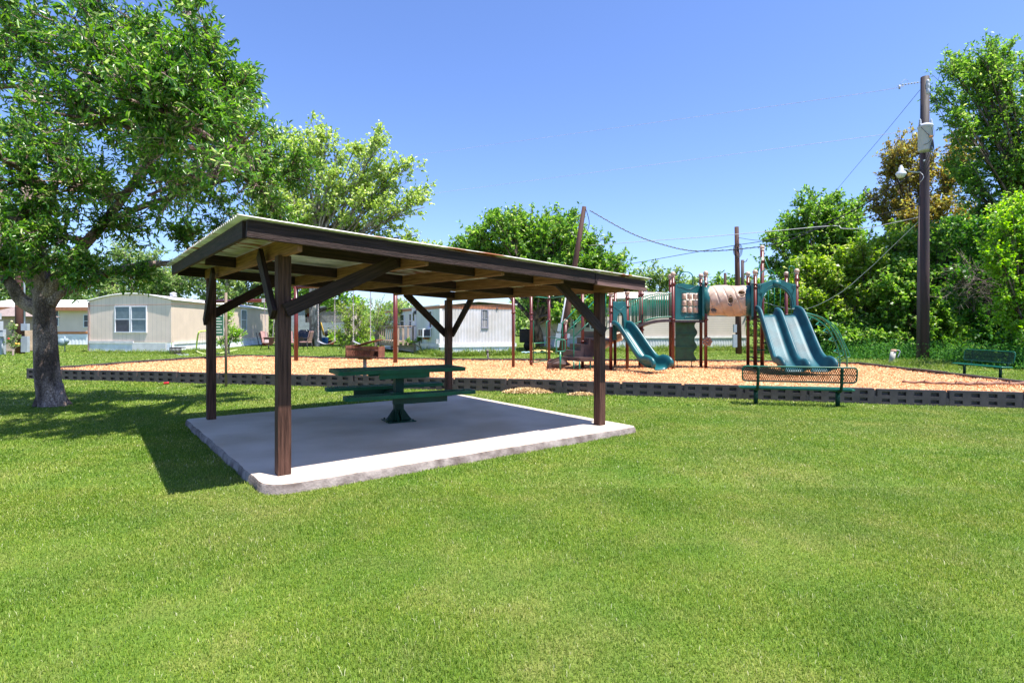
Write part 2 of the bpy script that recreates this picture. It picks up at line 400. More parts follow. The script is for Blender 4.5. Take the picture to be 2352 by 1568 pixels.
# fascia boards
def fas(a, b_, dz=0, h=FH, w=.04, nm='fascia', m=M_woodd):
    return MB().beam(a-Up*(h/2+dz), b_-Up*(h/2+dz), w, h).build(nm, m, sh, bevel=.004)
fas(RF(0,0), RF(.80,0)); fas(RF(.802,0,-.004), RF(1,0,-.004), h=.15)
fas(RF(0,.012), RF(0,1)); fas(RF(1,.012), RF(1,1)); fas(RF(.012,1), RF(.988,1))
MB().beam(RF(.802,-.006,-.135), RF(.998,-.006,-.135), .05, .045).build('fascia', mat('worn_timber', (.16,.085,.07), var=.3, scale=3, uv=True, stretch=(1,20,1)), sh)
# rafters along v
for u in (uL, .33, .52, .70, uR):
    b0 = .17 if u in (uL, uR) else .15
    MB().beam(RF(u,.010,-.03-b0/2), RF(u,.990,-.03-b0/2), .045, b0).build('rafter', M_woodl, sh, bevel=.004)
cols = [0.012, uL, .33, .52, .70, uR, .988]
for v in (vF+.012, .52, vB-.012):
    m_ = MB()
    for a, b_ in list(zip(cols[:-1], cols[1:]))[0 if v == .52 else 1:]:
        m_.beam(RF(a,v,-.095)+U*.026, RF(b_,v,-.095)-U*.026, .04, .13)
    m_.build('purlin', M_woodd, sh, bevel=.003)
# knee braces
def brace(p, d, z0, z1, reach, side, w=.045, h=.135):
    q0 = Vector((p.x, p.y, z0))+side; q1 = Vector((p.x, p.y, z1))+side+d*reach
    MB().beam(q0, q1, w, h).build('brace', M_woodd, sh, bevel=.004)
oF = -Vh*.088; oL = -Uh*.088; oR = Uh*.088; oB = Vh*.088
zr = lambda p, d, r: RF(*uv_of(p+d*r)).z-.12
brace(pFL, Uh, 1.66, zr(pFL,Uh,1.15), 1.15, oF); brace(pFL, Vh, 1.62, zr(pFL,Vh,.55), .55, oL)
brace(pFR, -Uh, 1.42, zr(pFR,-Uh,.92), .92, oF); brace(pFR, Vh, 1.45, zr(pFR,Vh,.8), .8, oR)
brace(pBL, Uh, 1.68, zr(pBL,Uh,1.0), 1.0, oB); brace(pBL, -Vh, 1.58, zr(pBL,-Vh,.75), .75, oL)
brace(pBR, -Uh, 1.35, zr(pBR,-Uh,.95), .95, oB); brace(pBR, -Vh, 1.35, zr(pBR,-Vh,.8), .8, oR)
# corrugated sheets: ridges run down the slope (along u), wave across v
def sheet(u0, u1, dz, sag):
    rows = []; nv = 440; nu = 12
    for i in range(nu+1):
        u = u0+(u1-u0)*i/nu; row = []
        for j in range(nv+1):
            v = -.012+1.024*j/nv
            row.append(RF(u, v, dz+.015+.013*math.sin(j/nv*2*math.pi*60)-sag*math.sin(u*9)*.004))
        rows.append(row)
    mb = MB(); mb.grid(rows)
    for k_ in range(len(mb.uv)):
        i, j = divmod(k_, nv); mb.uv[k_] = [(i*.4, j*.0125), (i*.4, (j+1)*.0125), ((i+1)*.4, (j+1)*.0125), ((i+1)*.4, j*.0125)]
    return mb.build('roof_sheet', M_galv, sh, solid=.0012)
sheet(-.015, .815, .003, 1); sheet(.79, 1.022, .0075, -1)
# ---------------------------------------------------------------- coated metal, picnic table, benches, grill
M_green = mat('green_coated_metal', (.003,.085,.036), rough=.5, var=.2, scale=6, spec=.25)
M_greend = mat('dark_green_metal', (.003,.036,.020), rough=.45, var=.2, scale=6, spec=.25)
M_teal = mat('teal_coated_metal', (.003,.125,.075), rough=.38, var=.12, scale=5)
tc_ = Vector((-1.72, 8.42, SZ)); ta = Vector((math.cos(R(29)), math.sin(R(29)), 0)); tn = Vector((-ta.y, ta.x, 0))
tb = thing('picnic_table', 'green metal picnic table with two attached benches on one pedestal, standing on the slab', 'table', tuple(tc_))
def T(a, n_, z_): return tc_+ta*a+tn*n_+Up*z_
def slotted(name, parent, a0, a1, n0, n1, ztop, rim=.05, m=M_green, pitch=.040, rc=.07):
    ca, cn = (a0+a1)/2, (n0+n1)/2; ha, hn = (a1-a0)/2, (n1-n0)/2
    ring = []
    for sx, sy, st in ((1,-1,-90), (1,1,0), (-1,1,90), (-1,-1,180)):
        for k in range(5):
            an = R(st+k*22.5); ring.append((ca+sx*(ha-rc)+rc*math.cos(an), cn+sy*(hn-rc)+rc*math.sin(an)))
    inn = [(ca+(a-ca)*(1-.03/ha), cn+(b_-cn)*(1-.03/hn)) for a, b_ in ring]
    mb = MB()
    mb.band(T(0,0,ztop-rim/2), ta, tn, inn, ring, rim, closed=True)
    o = mb.build(name, m, parent)
    mb = MB(); k = int((a1-a0-.08)/pitch)
    for i in range(k+1):
        a = a0+.04+(a1-a0-.08)*i/k; mb.beam(T(a,n0+.02,ztop-.002), T(a,n1-.02,ztop-.002), .017, .0016)
    for q in (.25,.5,.75):
        nn = n0+(n1-n0)*q; mb.beam(T(a0+.03,nn,ztop-.03), T(a1-.03,nn,ztop-.03), .01, .012)
    mb.build('slat_grid', m, o)
    return o
slotted('tabletop', tb, -.96, .96, -.39, .39, .80, rim=.055)
slotted('seat', tb, -.95, .95, -.78, -.50, .485); slotted('seat', tb, -.95, .95, .50, .78, .485)
mb = MB()
for n0 in (-.3, .3): mb.obox(T(.0,n0,.715), (.76,.05,.10), (ta,tn,Up))
mb.obox(T(0,0,.72), (.12,.6,.07), (ta,tn,Up)); mb.build('table_bracket', M_green, tb, bevel=.004)
for s_ in (-1, 1):
    mb = MB(); mb.obox(T(s_*-.12,s_*.64,.395), (.8,.06,.11), (ta,tn,Up))
    mb.obox(T(0,s_*.35,.37), (.1,.6,.07), (ta,tn,Up)); mb.build('seat_arm', M_greend, tb, bevel=.004)
MB().obox(T(0,0,.37), (.13,.13,.70), (ta,tn,Up)).build('pedestal', M_greend, tb, bevel=.006)
mb = MB(); mb.obox(T(0,0,.008), (.42,.42,.014), (ta,tn,Up))
for d in (ta, -ta, tn, -tn):
    mb.prism(T(0,0,.014), d, Up, [(.06,0), (.19,0), (.065,.17)], .012)
    mb.prism(T(0,0,.014)+d.cross(Up)*.04, d, Up, [(.06,0), (.19,0), (.065,.17)], .012)
for sx in (-1,1):
    for sy in (-1,1): mb.lathe(T(sx*.17,sy*.17,.014), [(.014,0), (.014,.02), (.001,.022)], 6)
mb.build('base_plate', M_greend, tb)
# --- charcoal grill
M_rust = mat('rusty_steel', (.16,.05,.03), rough=.8, var=.35, scale=7, bump=.3, bscale=60, col2=(.26,.10,.055), detail=7)
gp = G(838, 889); gq = Vector((math.cos(R(-14)), math.sin(R(-14)), 0)); gn = Vector((-gq.y, gq.x, 0))
gr = thing('park_grill', 'rusty red brown charcoal grill box on a grey post behind the picnic table', 'grill', tuple(gp))
def GP(a, n_, z_): return gp+gq*a+gn*n_+Up*z_
MB().tube([GP(0,0,0), GP(0,0,.70)], .046, 14).build('post', mat('galvanised_post', (.42,.38,.35), rough=.5, var=.2, metal=.3), gr)
mb = MB()
mb.obox(GP(-.41,0,.90), (.012,.44,.30), (gq,gn,Up)); mb.obox(GP(.43,.05,.89), (.012,.34,.28), (gq,gn,Up))
mb.obox(GP(.01,.21,.89), (.82,.012,.26), (gq,gn,Up)); mb.obox(GP(.01,0,.755), (.84,.44,.012), (gq,gn,Up))
mb.obox(GP(.01,-.215,.775), (.84,.012,.04), (gq,gn,Up))
mb.obox(GP(.3,0,.93), (.25,.4,.01), (gq,gn,Up)); mb.obox(GP(-.11,-.21,.965), (.6,.012,.05),(gq,gn,Up))
mb.build('firebox', M_rust, gr)
mb = MB()
for i in range(13): mb.beam(GP(-.36+i*.047,-.20,.77), GP(-.33+i*.047,-.12,.97), .012, .012)
mb.build('grate', M_rust, gr)
MB().beam(GP(-.22,-.08,1.03), GP(.46,-.06,1.20), .42, .014, up=(0,0,1)).build('lid', M_rust, gr)
mb = MB(); mb.obox(GP(0,0,.725), (.34,.1,.05), (gq,gn,Up)); mb.build('mount_bracket', M_rust, gr)
# --- benches with expanded metal backs
def hexpanel(mb, o, X, Z, L, H, sp=.038, w=.0115):
    """expanded metal lattice clipped to an L x H rectangle"""
    sl = 1.9
    for sg in (1, -1):
        t = -H/sl-.02
        while t < L+H/sl:
            pts = []
            a0, b0, a1, b1 = (t, 0, t+H/sl, H) if sg == 1 else (t+H/sl, 0, t, H)
            def cl(a0,b0,a1,b1):
                ts = [0,1]; da = a1-a0
                lo, hi = 0, 1
                for lim, s_ in ((0,1), (L,-1)):
                    v0 = (a0-lim)*s_; v1 = (a1-lim)*s_
                    if v0 < 0 and v1 < 0: return None
                    if v0 < 0: lo = max(lo, v0/(v0-v1))
                    if v1 < 0: hi = min(hi, v0/(v0-v1))
                return (lo, hi) if hi > lo else None
            c_ = cl(a0,b0,a1,b1)
            if c_:
                lo, hi = c_; p = o+X*(a0+(a1-a0)*lo)+Z*(b0+(b1-b0)*lo); q = o+X*(a0+(a1-a0)*hi)+Z*(b0+(b1-b0)*hi)
                if (q-p).length > .01: mb.beam(p, q, w, .004, up=X.cross(Z))
            t += sp
def rrect(L, H, r, n=5):
    out = []
    for cx, cz, st in ((L-r,r,-90), (L-r,H-r,0), (r,H-r,90), (r,r,180)):
        for k in range(n+1): an = R(st+90*k/n); out.append((cx+r*math.cos(an), cz+r*math.sin(an)))
    return out
def bench(c, d, label, m, ml, Ls=1.98, seat_z=.345, back_lo=.47, back_hi=.76):
    """c = midpoint between the legs; d = along the bench; the seat's open side is +n, backrest on the -n side"""
    d = Vector(d).normalized(); n_ = Vector((-d.y, d.x, 0)); c = Vector(c)
    root = thing('park_bench', label, 'bench', tuple(c), 'green metal mesh benches beside the playground')
    q = lambda a, b_, z_: c+d*a+n_*b_+Up*z_
    lean = (Up-n_*.16).normalized(); H = back_hi-back_lo
    o = q(-Ls/2, -.16, back_lo)
    ring = rrect(Ls, H, .07)
    mb = MB(); mb.tube([o+d*a+lean*b_ for a, b_ in ring], .014, 8, closed=True); bk_ = mb.build('backrest', m, root); mb = MB(); hexpanel(mb, o, d, lean, Ls, H); mb.beam(o+lean*H*.5, o+lean*H*.5+d*Ls, .008, .012)
    mb.build('mesh_panel', ml, bk_)  # darker green than the rim; shade on the rear side put into colour
    so = q(-Ls/2-.02, -.13, seat_z); ring = rrect(Ls, .34, .06)
    mb = MB(); mb.tube([so+d*a+n_*b_-Up*.015 for a, b_ in ring], .02, 8, closed=True); hexpanel(mb, so, d, n_, Ls, .34, w=.012)
    for b_ in (.03,.17,.31): mb.beam(so+n_*b_-Up*.012, so+n_*b_+d*Ls-Up*.012, .012, .02)
    mb.build('seat', m, root)
    for s_ in (-.72, .72):
        MB().tube([q(s_,0,-.02), q(s_,0,seat_z-.05)], .04, 12).build('leg', ml, root)
        mb = MB(); mb.tube(spline([q(s_,.18,seat_z-.05), q(s_,0,seat_z-.055), q(s_,-.17,seat_z-.03), q(s_,-.215,seat_z+.06), q(s_,-.235,back_lo), q(s_,-.26,back_hi)], 5), .028, 8)
        mb.build('back_support', ml, root)
    return root
lf, rf_ = G(1735,928), G(1925,934)
bench((lf+rf_)/2, rf_-lf, 'green mesh bench seen from behind, at the near border before the double slide', M_teal, M_greend)
a_, b_ = G(2209,859), G(2305,870)
bench((a_+b_)/2, a_-b_, 'green bench in the grass by the dark trees at the right, beyond the bed', M_teal, M_greend, seat_z=.36, back_lo=.46, back_hi=.80)
# ---------------------------------------------------------------- plastic border blocks
M_plast = mat('charcoal_plastic', (.062,.052,.053), rough=.55, var=.2, scale=5, bump=.15, bscale=120)
def block_mesh(L, Hh, T_):
    """hollow faced block: two rows of four rectangular pockets, a tongue at the right end, local x along, z up, front at y=-T/2"""
    mb = MB(); h = T_/2
    xs = [0]; pw = .15; gap = (L-.12-4*pw)/4; x = .085
    for i in range(4): xs += [x, x+pw]; x += pw+gap
    xs.append(L-.055); zs = [0, .045, .115, .18, .255, Hh]
    for side in (-1, 1):
        for i in range(len(xs)-1):
            for j in range(len(zs)-1):
                hole = i % 2 == 1 and j in (1, 3) and i < 9
                x0, x1, z0, z1 = xs[i], xs[i+1], zs[j], zs[j+1]
                y = side*h
                if not hole: mb.face([(x0,y,z0), (x1,y,z0), (x1,y,z1), (x0,y,z1)] if side < 0 else [(x1,y,z0), (x0,y,z0), (x0,y,z1), (x1,y,z1)])
                else:
                    yi = side*(h-.053); t = .012
                    a = [(x0,y,z0), (x1,y,z0), (x1,y,z1), (x0,y,z1)]; b_ = [(x0+t,yi,z0+t), (x1-t,yi,z0+t), (x1-t,yi,z1-t*.3), (x0+t,yi,z1-t*.3)]
                    for k in range(4): mb.face([a[k], a[(k+1) % 4], b_[(k+1) % 4], b_[k]])
                    mb.face(b_)
    e = L-.055; mb.face([(0,-h,Hh), (e,-h,Hh), (e,h,Hh), (0,h,Hh)]); mb.face([(0,-h,0), (0,-h,Hh), (0,h,Hh), (0,h,0)]); mb.face([(e,-h,0), (e,h,0), (e,h,Hh), (e,-h,Hh)])
    mb.box(e-.01, L+.02, -h*.2, h*.2, 0, Hh-.03)
    mb.prism((L-.057,-.004,0), (1,0,0), (0,0,1), [(0,0), (.115,0), (.115,.09), (.085,.14), (.03,.155), (0,.16)], T_*.96)
    return mb
def run(poly, first_label, group, Lb=1.32, Hh=.30, dz=0.0):
    proto = None; i = 0
    pts = [Vector((p.x, p.y, 0)) for p in poly]
    for a, b_ in zip(pts[:-1], pts[1:]):
        d = b_-a; n_ = max(1, round(d.length/Lb)); L = d.length/n_
        for k in range(n_):
            p = a+d*(k/n_); ang = math.atan2(d.y, d.x)
            if proto is None:
                proto = block_mesh(Lb, Hh, .11).build('border_block', M_plast, bevel=0); o = proto
            else: o = proto.copy(); C.objects.link(o)
            tag(o, first_label, 'border block', group)
            jit = random.uniform(-.008, .008)
            o.location = (p.x, p.y, dz+jit); o.rotation_euler = (0, 0, ang+random.uniform(-.005,.005)); o.scale = (L/Lb, 1, 1)
            i += 1
random.seed(4)
run(near, 'charcoal plastic border block with eight pockets in the near row along the bed front', 'border blocks of the near row')
run(far[0:4], 'charcoal border block in the left row of the bed, facing the tan home', 'border blocks of the left row')
run(far[3:10], 'charcoal plastic border block in the low far row behind the playground posts', 'border blocks of the far row')
run(far[9:], 'charcoal plastic border block in the right row running toward the far bench', 'border blocks of the right row')
# ---------------------------------------------------------------- play structure
M_post = mat('brown_powder_coat', (.105,.016,.010), rough=.4, var=.15, scale=3, coat=.12)
M_ball = mat('tan_plastic', (.47,.34,.25), rough=.4, var=.1, scale=4, col2=(.54,.40,.30))
M_pl = mat('teal_plastic', (.004,.085,.092), rough=.42, var=.2, scale=2.5, col2=(.006,.105,.108))
M_plb = mat('blue_green_slide', (.005,.07,.092), rough=.52, var=.2, scale=2.5, col2=(.009,.10,.125))
M_pld = mat('dark_green_plastic', (.010,.075,.028), rough=.5, var=.35, scale=5)
M_deck = mat('brown_deck_coating', (.04,.025,.028), rough=.5, var=.25, scale=8)
M_tealr = mat('green_rail', (.003,.15,.085), rough=.38, var=.1, coat=.1)
M_white = mat('white_paint', (.75,.75,.75), rough=.5, var=.05)
BZ = .17
ps = thing('play_structure', 'large brown and teal play structure with slides, arched bridge, tan crawl tube and curved ladder', 'play structure', (5.5,17.6,.2))
def pxz(y, Y): return EYE+(HY-y)/F*Y
POST = {}
def ppost(key, px, py, top=None, clamps=(), r=.05, ball=True, parent=None, base=.2):
    g = G(px, py, base); POST[key] = g
    zt = pxz(top, g.y) if top else 3.1
    p = parent or ps
    o = MB().tube([(g.x,g.y,BZ), (g.x,g.y,zt)], r, 14).build('post', M_post, p)
    if ball:
        mb = MB(); mb.ball((g.x,g.y,zt+.035), .078); mb.lathe((g.x,g.y,zt-.06), [(r+.006,0), (r+.008,.05), (.03,.06)], 14); mb.build('post_cap', M_ball, o)
    if clamps:
        mb = MB()
        for c in clamps:
            z = pxz(c, g.y)
            mb.lathe((g.x,g.y,z), [(r,-.03), (r+.012,-.028), (r+.014,0), (r+.012,.028), (r,.03)], 14)
            mb.obox((g.x+r+.012,g.y-.01,z), (.03,.03,.03))
        mb.build('clamp', M_post, o)
    return g
ppost('a', 1540, 844, 637, (655,735)); ppost('b', 1546, 848.5, 632, (653,734,651)); ppost('c', 1610, 844, 635.5, (650,735)); ppost('d', 1621, 847, 630, (651,734))
ppost('e', 1718, 846, 631.5, (650,735)); ppost('f', 1734.5, 850, 627.5, (653,660,734)); ppost('t', 1750.6, 844, 571, (600,), r=.062)
ppost('g', 1806, 843, 631, (634,723)); ppost('h', 1830, 849.5, 625, (641,658,735))
ppost('q1', 1403, 851, 676, (703,716,784)); ppost('q2', 1440.6, 849.6, 675, (685,704)); ppost('q3', 1412.7, 841, 668, (780,)); ppost('q4', 1474, 848, 645, (676,757))
ppost('q5', 1469.6, 843, 648, (680,)); ppost('q6', 1338, 846.7, 672, (784,), ball=False)
ppost('s', 1299, 838, 740, (779,)); ppost('l1', 1220, 841, 668, (720,735,831), ball=False); ppost('l2', 1261, 835, 668, (735,775,827), ball=False)
ppost('m', 1179, 845, 668, (718,), ball=False)
A = POST
MB().obox((A['q1'].x,A['q1'].y-.052,pxz(746,A['q1'].y)), (.07,.004,.11)).build('sticker', M_white, ps)
def V3(p, z): return Vector((p.x, p.y, z))
# decks
def deck(pts, z, th=.06):
    mb = MB(); top = [V3(p, z) for p in pts]; bot = [V3(p, z-th) for p in pts]
    mb.face(top); mb.face(bot[::-1])
    for i in range(len(top)): j = (i+1) % len(top); mb.face([top[i], bot[i], bot[j], top[j]][::-1])
    return mb.build('deck', M_deck, ps)
Z0, Z1, Z2 = 1.42, 1.72, 1.86
deck([A['q1'], A['q4'], A['q5'], A['q3']], Z0); deck([A['b'], A['d'], A['c'], A['a']], Z1); deck([A['f'], A['h'], A['g'], A['e']], Z2)
deck([A['q6'], A['q1'], A['q3'], A['q6']+Vector((.3,1.6,0))], 1.15)
# overhead bars joining the tall posts that rise behind the shelter roof
mb = MB()
for a, b in (('m','l1'), ('l1','l2'), ('l2','q6')):
    for z in (2.55,): mb.tube([V3(A[a],z), V3(A[b],z)], .022, 8)
mb.build('overhead_bar', M_tealr, ps)
# ladder between the two left posts
mb = MB(); a, b = A['l1'], A['l2']; d = (b-a)
for t in (.12,.86): q = a+d*t; mb.tube([V3(a+d*(t*.3 if t < .5 else 1-(1-t)*.3),pxz(736,18.9)), V3(q,pxz(738,18.9)), V3(q,pxz(745,18.9)), V3(q,.3)], .018, 8)
for y in (787.5,808.5,829.5): z = pxz(y,19.3); mb.tube([V3(a+d*.12,z), V3(a+d*.86,z)], .017, 8)
mb.build('climbing_ladder', M_tealr, ps)
# handle loop on its stub post
g = G(1287,852,.2); mb = MB(); mb.tube([(g.x,g.y,BZ), (g.x,g.y,pxz(808,g.y))], .028, 10)
lo, hi, xl, xr = pxz(807,g.y), pxz(780,g.y), g.x-.125, g.x+.125
mb.tube([(g.x+a-.125,g.y,lo+b_) for a, b_ in rrect(.27,hi-lo,.05)], .018, 8, closed=True)
mb.tube([V3(A['l2'],pxz(774,20)), (A['s'].x,A['s'].y-.05,pxz(780,19.3)), V3(A['s'],pxz(779,19.3))], .018, 8)
mb.build('handle_loop', M_tealr, ps)
# transfer step, platform, stairs
def dpt(px, py, Y): return P(px, py, Y)
M_step = mat('brown_step', (.055,.030,.024), rough=.5, var=.3, scale=6)
c = [G(1261,852,.2), G(1312,839,.2)]
pl_y = 16.9
pz = pxz(820.5, pl_y)
pts = [P(1289,820,17.3), P(1333,825,16.6), P(1362,823,16.7), P(1362,819,17.7), P(1300,818,17.8)]
mb = MB(); top = [V3(p,pz) for p in pts]; bot = [V3(p,pz-.11) for p in pts]; mb.face(top)
for i in range(5): j = (i+1) % 5; mb.face([bot[i],bot[j],top[j],top[i]])
mb.build('platform', M_step, ps)
mb = MB()
for px, py, Y in ((1318,851,17.0),(1331,852,16.8),(1356,851,16.9)): g = G(px,py,.2); mb.tube([(g.x,g.y,BZ),(g.x,g.y,pz-.1)], .022, 8)
mb.build('platform_leg', M_tealr, ps)
p0 = P(1260,852,16.9); p1 = P(1290,823,17.1)
mb = MB()
for dy in (0, .75):
    a = Vector((p0.x,p0.y+dy,.17)); b = Vector((p1.x+.0,p1.y+dy,pz-.02))
    mb.face([a, (b.x,b.y,.28), (b.x+.3,b.y,.35), (b.x+.02,b.y,pz-.02), (a.x,a.y,.42)]); mb.build('side_board', M_step, ps, solid=.02); mb = MB()
MB().box(p0.x,p0.x+.35,p0.y+.02,p0.y+.73,.36,.41).build('step', M_step, ps)
# stairs: three risers going up and away to the right
s0 = P(1316,819,17.1); n_st = 4; rise = (Z0-.05-pz)/n_st
sdir = Vector((.86,.35,0)).normalized(); slat = Vector((-.25,.97,0))
s0 = Vector((s0.x,s0.y,0)); 
for i in range(n_st):
    q = s0+sdir*(.26*i); z = pz+rise*(i+1)
    mb = MB(); mb.obox(q+slat*.45+sdir*.14+Up*(z-.015), (.30,.95,.03), (sdir,slat,Up)); mb.obox(q+slat*.45+sdir*.005+Up*(z-rise/2-.01), (.012,.95,rise), (sdir,slat,Up))
    mb.obox(q-slat*.03+sdir*(.52-.13*i)+Up*(z-rise/2), (1.04-.26*i,.012,rise), (sdir,slat,Up))
    mb.build('step', M_deck, ps)
for off in (-.07, .97):
    mb = MB(); a = s0+slat*off; lo = V3(a+sdir*.0, pz); 
    mb.tube(spline([V3(a,pz-.05), V3(a,pz+1.0), V3(a+sdir*.05,pz+1.08), V3(a+sdir*.95,pz+1.95)], 4), .018, 8)
    mb.tube([V3(a,pz+.62), V3(a+sdir*.72,pz+1.22), V3(a+sdir*.72,pz+.75)], .018, 8)
    mb.build('handrail', M_tealr, ps)
# deck0 rails and inner panel
def railing(path_lo, path_hi, nb, r=.013, rr=.018, name='railing'):
    mb = MB(); mb.tube(path_lo, rr, 8); mb.tube(path_hi, rr, 8)
    def at(path, t):
        k = t*(len(path)-1); i = min(int(k), len(path)-2); return Vector(path[i]).lerp(Vector(path[i+1]), k-i)
    for i in range(nb+1): mb.tube([at(path_lo,i/nb), at(path_hi,i/nb)], r, 6)
    return mb.build(name, M_tealr, ps)
railing([V3(A['q3'],1.5),V3(A['q5'],1.5)], [V3(A['q3'],2.45),V3(A['q5'],2.45)], 7)
a, b = A['q6'], A['q1']
railing(bez(V3(a.lerp(b,.45),1.35), V3(a.lerp(b,.7),1.42), V3(b,1.5),4), bez(V3(a.lerp(b,.5),2.15), V3(a.lerp(b,.6),2.5), V3(b,2.62),4), 4)
# arched bridge q2/q4 -> deck1
br_lo = [(1441,765),(1458,756),(1474,751.5),(1497,743.5),(1520,737),(1546,733)]
def bridge_pt(i, far_, dz=0):
    t = i/20; n0 = A['q2']; n1 = A['b']; f0 = A['q2'].lerp(A['q5'],.6)+Vector((.12,.75,0)); f1 = A['a']
    p = (f0.lerp(f1,t) if far_ else n0.lerp(n1,t)); z = Z0+.02+(Z1-Z0+.02)*t+.10*math.sin(math.pi*t)
    return Vector((p.x,p.y,z+dz))
mb = MB()
rows = [[bridge_pt(i,False,0), bridge_pt(i,False,-.085), bridge_pt(i,True,-.085), bridge_pt(i,True,0), bridge_pt(i,False,0)] for i in range(21)]
mb.grid([[r_[k] for r_ in rows] for k in range(5)], smooth=False)
mb.build('bridge_deck', M_deck, ps)
railing([bridge_pt(i,False,.07) for i in range(7,21)], [bridge_pt(i,False,.80) for i in range(7,21)], 13)
railing([bridge_pt(i,False,.07) for i in range(0,7)], [bridge_pt(i,False,.80) for i in range(0,7)], 6)
railing([bridge_pt(i,True,.07) for i in range(0,21)], [bridge_pt(i,True,.80) for i in range(0,21)], 20)
# slides
def slide(name, path, prof, m, lat0, lat1, wf=None):
    pts = spline(path, 5); rows = []; N_ = len(pts)
    for i, p in enumerate(pts):
        t = i/(N_-1); d = (pts[min(i+1,N_-1)]-pts[max(i-1,0)]).normalized(); la = (lat0*(1-t)+lat1*t).normalized()
        up = la.cross(d).normalized(); up = up if up.z > 0 else -up
        k = wf(t) if wf else (1,1)
        rows.append([p+la*(s_*k[0])+up*(h*k[1]) for s_, h in prof])
    return MB().grid(rows).build(name, m, ps, solid=.022, subdiv=1)
half = [(.0,0.),(.12,.0),(.20,.03),(.235,.10),(.25,.2),(.27,.275),(.31,.30),(.35,.285),(.365,.24),(.355,.17)]
prof1 = [(-s_,h) for s_, h in half[::-1]]+half[1:]
q1, q2 = A['q1'], A['q2']; m0 = (q1+q2)/2
l0 = (q2-q1).normalized(); dsl = Vector((.50,-.86,0)).normalized(); l1 = Vector((.86,.50,0))
pth = [V3(m0,Z0-.01)+dsl*.02, V3(m0,Z0-.03)+dsl*.16, V3(m0,Z0-.20)+dsl*.36, V3(m0,Z0-.72)+dsl*.86, V3(m0,Z0-.95)+dsl*1.12, V3(m0,Z0-1.05)+dsl*1.36, V3(m0,Z0-1.055)+dsl*1.62, V3(m0,Z0-1.10)+dsl*1.70]
slide('slide', pth, prof1, mat('teal_slide', (.004,.085,.095), rough=.4, var=.2, scale=2.5, col2=(.008,.115,.12)), l0, l1, lambda t: (.82+.28*t, 1+.25*math.exp(-((t-.78)/.12)**2)-(.5*max(0,(t-.9)*10)*.9)))
# double slide
h2 = [(-.74,.14),(-.755,.24),(-.73,.31),(-.68,.30),(-.65,.22),(-.635,.10),(-.60,.02),(-.54,0),(-.46,-.004),(-.36,0),(-.26,-.004),(-.17,0),(-.10,.02),(-.075,.10),(-.05,.21),(0,.26)]
prof2 = h2+[(-s_,h) for s_, h in h2[::-1][1:]]
f_, g_ = A['f'], A['h']; m1 = (f_+g_)/2; la = (g_-f_).normalized(); dd = Vector((-.13,-.99,0)).normalized()
pth = [V3(m1,Z2), V3(m1,Z2-.02)+dd*.18, V3(m1,Z2-.17)+dd*.38, V3(m1,Z2-1.08)+dd*1.28, V3(m1,Z2-1.36)+dd*1.66, V3(m1,Z2-1.46)+dd*2.0, V3(m1,Z2-1.47)+dd*2.3, V3(m1,Z2-1.53)+dd*2.38]
slide('double_slide', pth, prof2, M_plb, la, la, lambda t: (.88+.12*min(1,t*1.6), 1+.15*math.exp(-((t-.8)/.1)**2)-(.7*max(0,(t-.92)*10))))
# moulded ridges on the two beds, in the slide's own plastic
mb = MB(); sp_ = spline(pth, 5)
for sx in (-.36,.36):
    for k in range(7):
        o_ = sx-.11+k*.037
        mb.tube([p+la*(o_*(.88+.12*min(1,i/(len(sp_)-1)*1.6)))+Up*.014 for i, p in enumerate(sp_[7:20])], .0045, 4)
mb.build('bed_ridge', M_plb, ps)
# slide hood over the single slide
w_ = (q2-q1).length-.10; X = (q2-q1).normalized(); o = V3(q1,0)+X*.05+Vector((0,-.03,0))
outer = [(0,1.12),(0,1.5),(0,1.9),(0,2.2),(.02,2.27),(.10,2.29),(.18,2.26),(.27,2.29),(.36,2.30),(.43,2.27),(.46,2.20),(.47,1.9),(.47,1.6),(.47,1.42)]
outer = [(a/.47*w_, b) for a, b in outer]
inner = [(.13,1.12),(.13,1.42),(.135,1.62),(.15,1.75),(.17,1.85),(.20,1.91),(.24,1.94),(.28,1.94),(.31,1.91),(.335,1.86),(.35,1.78),(.36,1.68),(.37,1.55),(.37,1.42)]
inner = [(a/.47*w_, b) for a, b in inner]
hood = MB().band(o, X, Up, inner, outer, .08).build('slide_hood', M_pl, ps, bevel=.012)
MB().tube([o+X*(.05+.37*t)*1.0+Up*(2.14-.12*math.sin(math.pi*t))-Vector((0,.045,0)) for t in [i/8 for i in range(9)]], .008, 6).build('raised_line', M_pl, hood)
# activity panel on deck1
b_, d_ = A['b'], A['d']; X = (d_-b_).normalized(); w_ = (d_-b_).length-.12; o = V3(b_,0)+X*.06
zb, zt = pxz(734.5,17.3), pxz(655,17.3)
wx0, wx1 = .21*w_, .80*w_; wz0, wz1 = pxz(719,17.3), pxz(673,17.3)
topc = [(w_*t, zt+.035*math.sin(t*6.0+.5)+.03*math.sin(math.pi*t)) for t in [i/16 for i in range(17)]]
mb = MB()
mb.prism(o, X, Up, [(0,zb),(w_,zb),(w_,wz0),(0,wz0)], .06); mb.prism(o, X, Up, [(0,wz0),(wx0,wz0),(wx0,wz1),(0,wz1)], .06)
mb.prism(o, X, Up, [(wx1,wz0),(w_,wz0),(w_,wz1),(wx1,wz1)], .06); mb.prism(o, X, Up, [(0,wz1),(w_,wz1)]+topc[::-1], .06)
panel = mb.build('game_panel', M_pl, ps)
mb = MB(); mb.tube([o+X*(.08+w_*.8*t)+Up*(zt-.05-.13*math.sin(t*3.1)**2+.10*t)-X.cross(Up)*-.0-Vector((0,.034,0)) for t in [i/12 for i in range(13)]], .008, 6)
